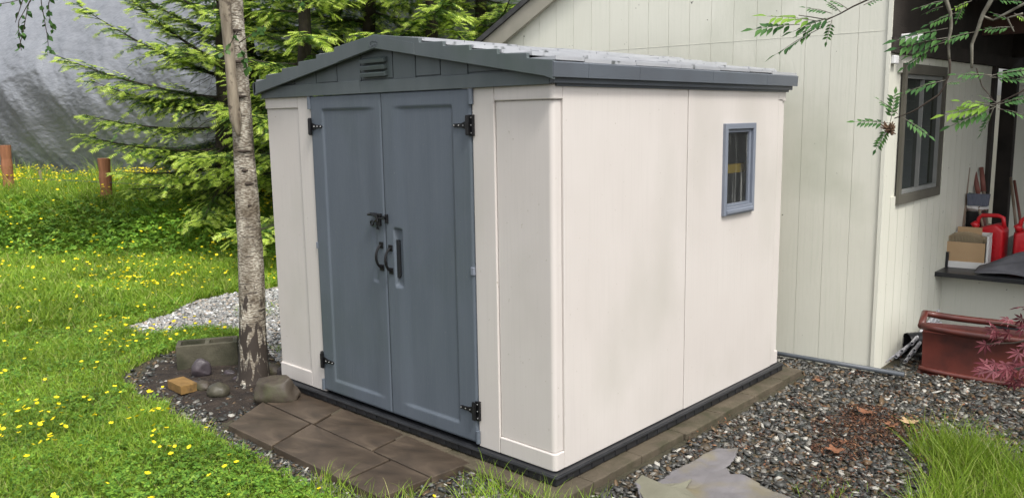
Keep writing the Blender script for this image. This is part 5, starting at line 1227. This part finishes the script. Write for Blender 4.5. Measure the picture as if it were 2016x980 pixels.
ch.append(instance_mesh('', HT_, HF_, rot_bases(len(x), sz, sz, sz, .45), np.stack([x, y, z+.03+r.random(len(x))*(.06+.27*tall)], -1), None))
hb_ = merge_build('herbs', ch, [M['herb']]); tag(hb_, 'dark leafy weeds and clover among the grass', None, None, 'stuff')
# buttercups: stem + five petals
pv_ = []; pf = []; pm = []
for k in range(5):
    a = k*1.2566; d_ = np.array([math.cos(a), math.sin(a), 0]); s_ = np.array([-math.sin(a), math.cos(a), 0]); n = len(pv_)
    pv_ += [np.zeros(3)-[0, 0, .1], d_*.7+s_*.5+[0, 0, .25], d_*1.0+[0, 0, .42], d_*.7-s_*.5+[0, 0, .25]]; pf += [(n, n+1, n+2), (n, n+2, n+3)]; pm += [0, 0]
PV, PF = np.array(pv_), np.array(pf); ch = []
SV = np.array([(-.5, 0, 0), (.5, 0, 0), (.3, 0, 1), (-.3, 0, 1)]); SF = np.array([(0, 1, 2), (0, 2, 3)])
def buttercups(n, lo, hi, dens, seed, hlo, hhi, slo, shi):
    x, y, z, r = scatter(n, lo, hi, dens, seed); m_ = len(x); hh_ = r.uniform(hlo, hhi, m_); s = (x-TOE[0])*TN[0]+(y-TOE[1])*TN[1]; hh_ += .27*sst(-.9, .3, s)
    global rng; rng = r; sz = r.uniform(slo, shi, m_); c_ = instance_mesh('', PV, PF, rot_bases(m_, sz, sz, sz, .35), np.stack([x, y, z+hh_], -1), None); ch.append((c_[0], c_[1], c_[2], np.zeros(len(c_[2]), int)))
    B = np.zeros((m_, 3, 3)); B[:, 0, 0] = .0025; B[:, 1, 1] = 1; B[:, 2, 2] = hh_; c_ = instance_mesh('', SV, SF, B, np.stack([x, y, z], -1), None); ch.append((c_[0], c_[1], c_[2], np.ones(len(c_[2]), int))); return m_
cl = lambda x, y: np.maximum(sst(.40, .62, fbm(x*1.1, y*1.1, 3, 123)), .09*sst(.2, 1.2, (x-TOE[0])*TN[0]+(y-TOE[1])*TN[1]))
b1_ = buttercups(5200, (-8, -2.6), (0.2, 3.2), lambda x, y, d: .10+.7*cl(x, y), 11, .08, .16, .009, .0175)
b2_ = buttercups(42000, (-24, -3), (-5.5, 6.0), lambda x, y, d: np.clip((.05+.45*cl(x, y))*sst(6, 9, -x+y*.5), 0, 1), 12, .10, .2, .014, .024)
bc = merge_build('buttercups', ch, [M['petal'], M['grass']]); tag(bc, 'small yellow buttercup flowers dotted over the lawn', None, None, 'stuff')
# tall seed grasses and undergrowth in front of the tarp
ch = []; r = np.random.default_rng(15); n = 1500; px_ = r.uniform(-20, 330, n); O = []
for q_ in range(n):
    p = gp(px_[q_], r.uniform(372, 405), .38); O.append(p)
O = np.array(O); O[:, 2] = gz(O[:, 0], O[:, 1]); h = r.uniform(.25, .75, n)*(.6+.7*vnoise(px_/40., px_*0, 3)); ch.append(instance_mesh('', BT, BF3, bladebases(n, r, h, np.full(n, .011), .45), O, None))
o = merge_build('tall_grass', ch, [M['grass']]); tag(o, 'tall seeding grass along the foot of the tarp', None, None, 'stuff')
print('blades', n1, 'cups', b1_, b2_, 'stones', len(g1.data.polygons)//len(ICF))
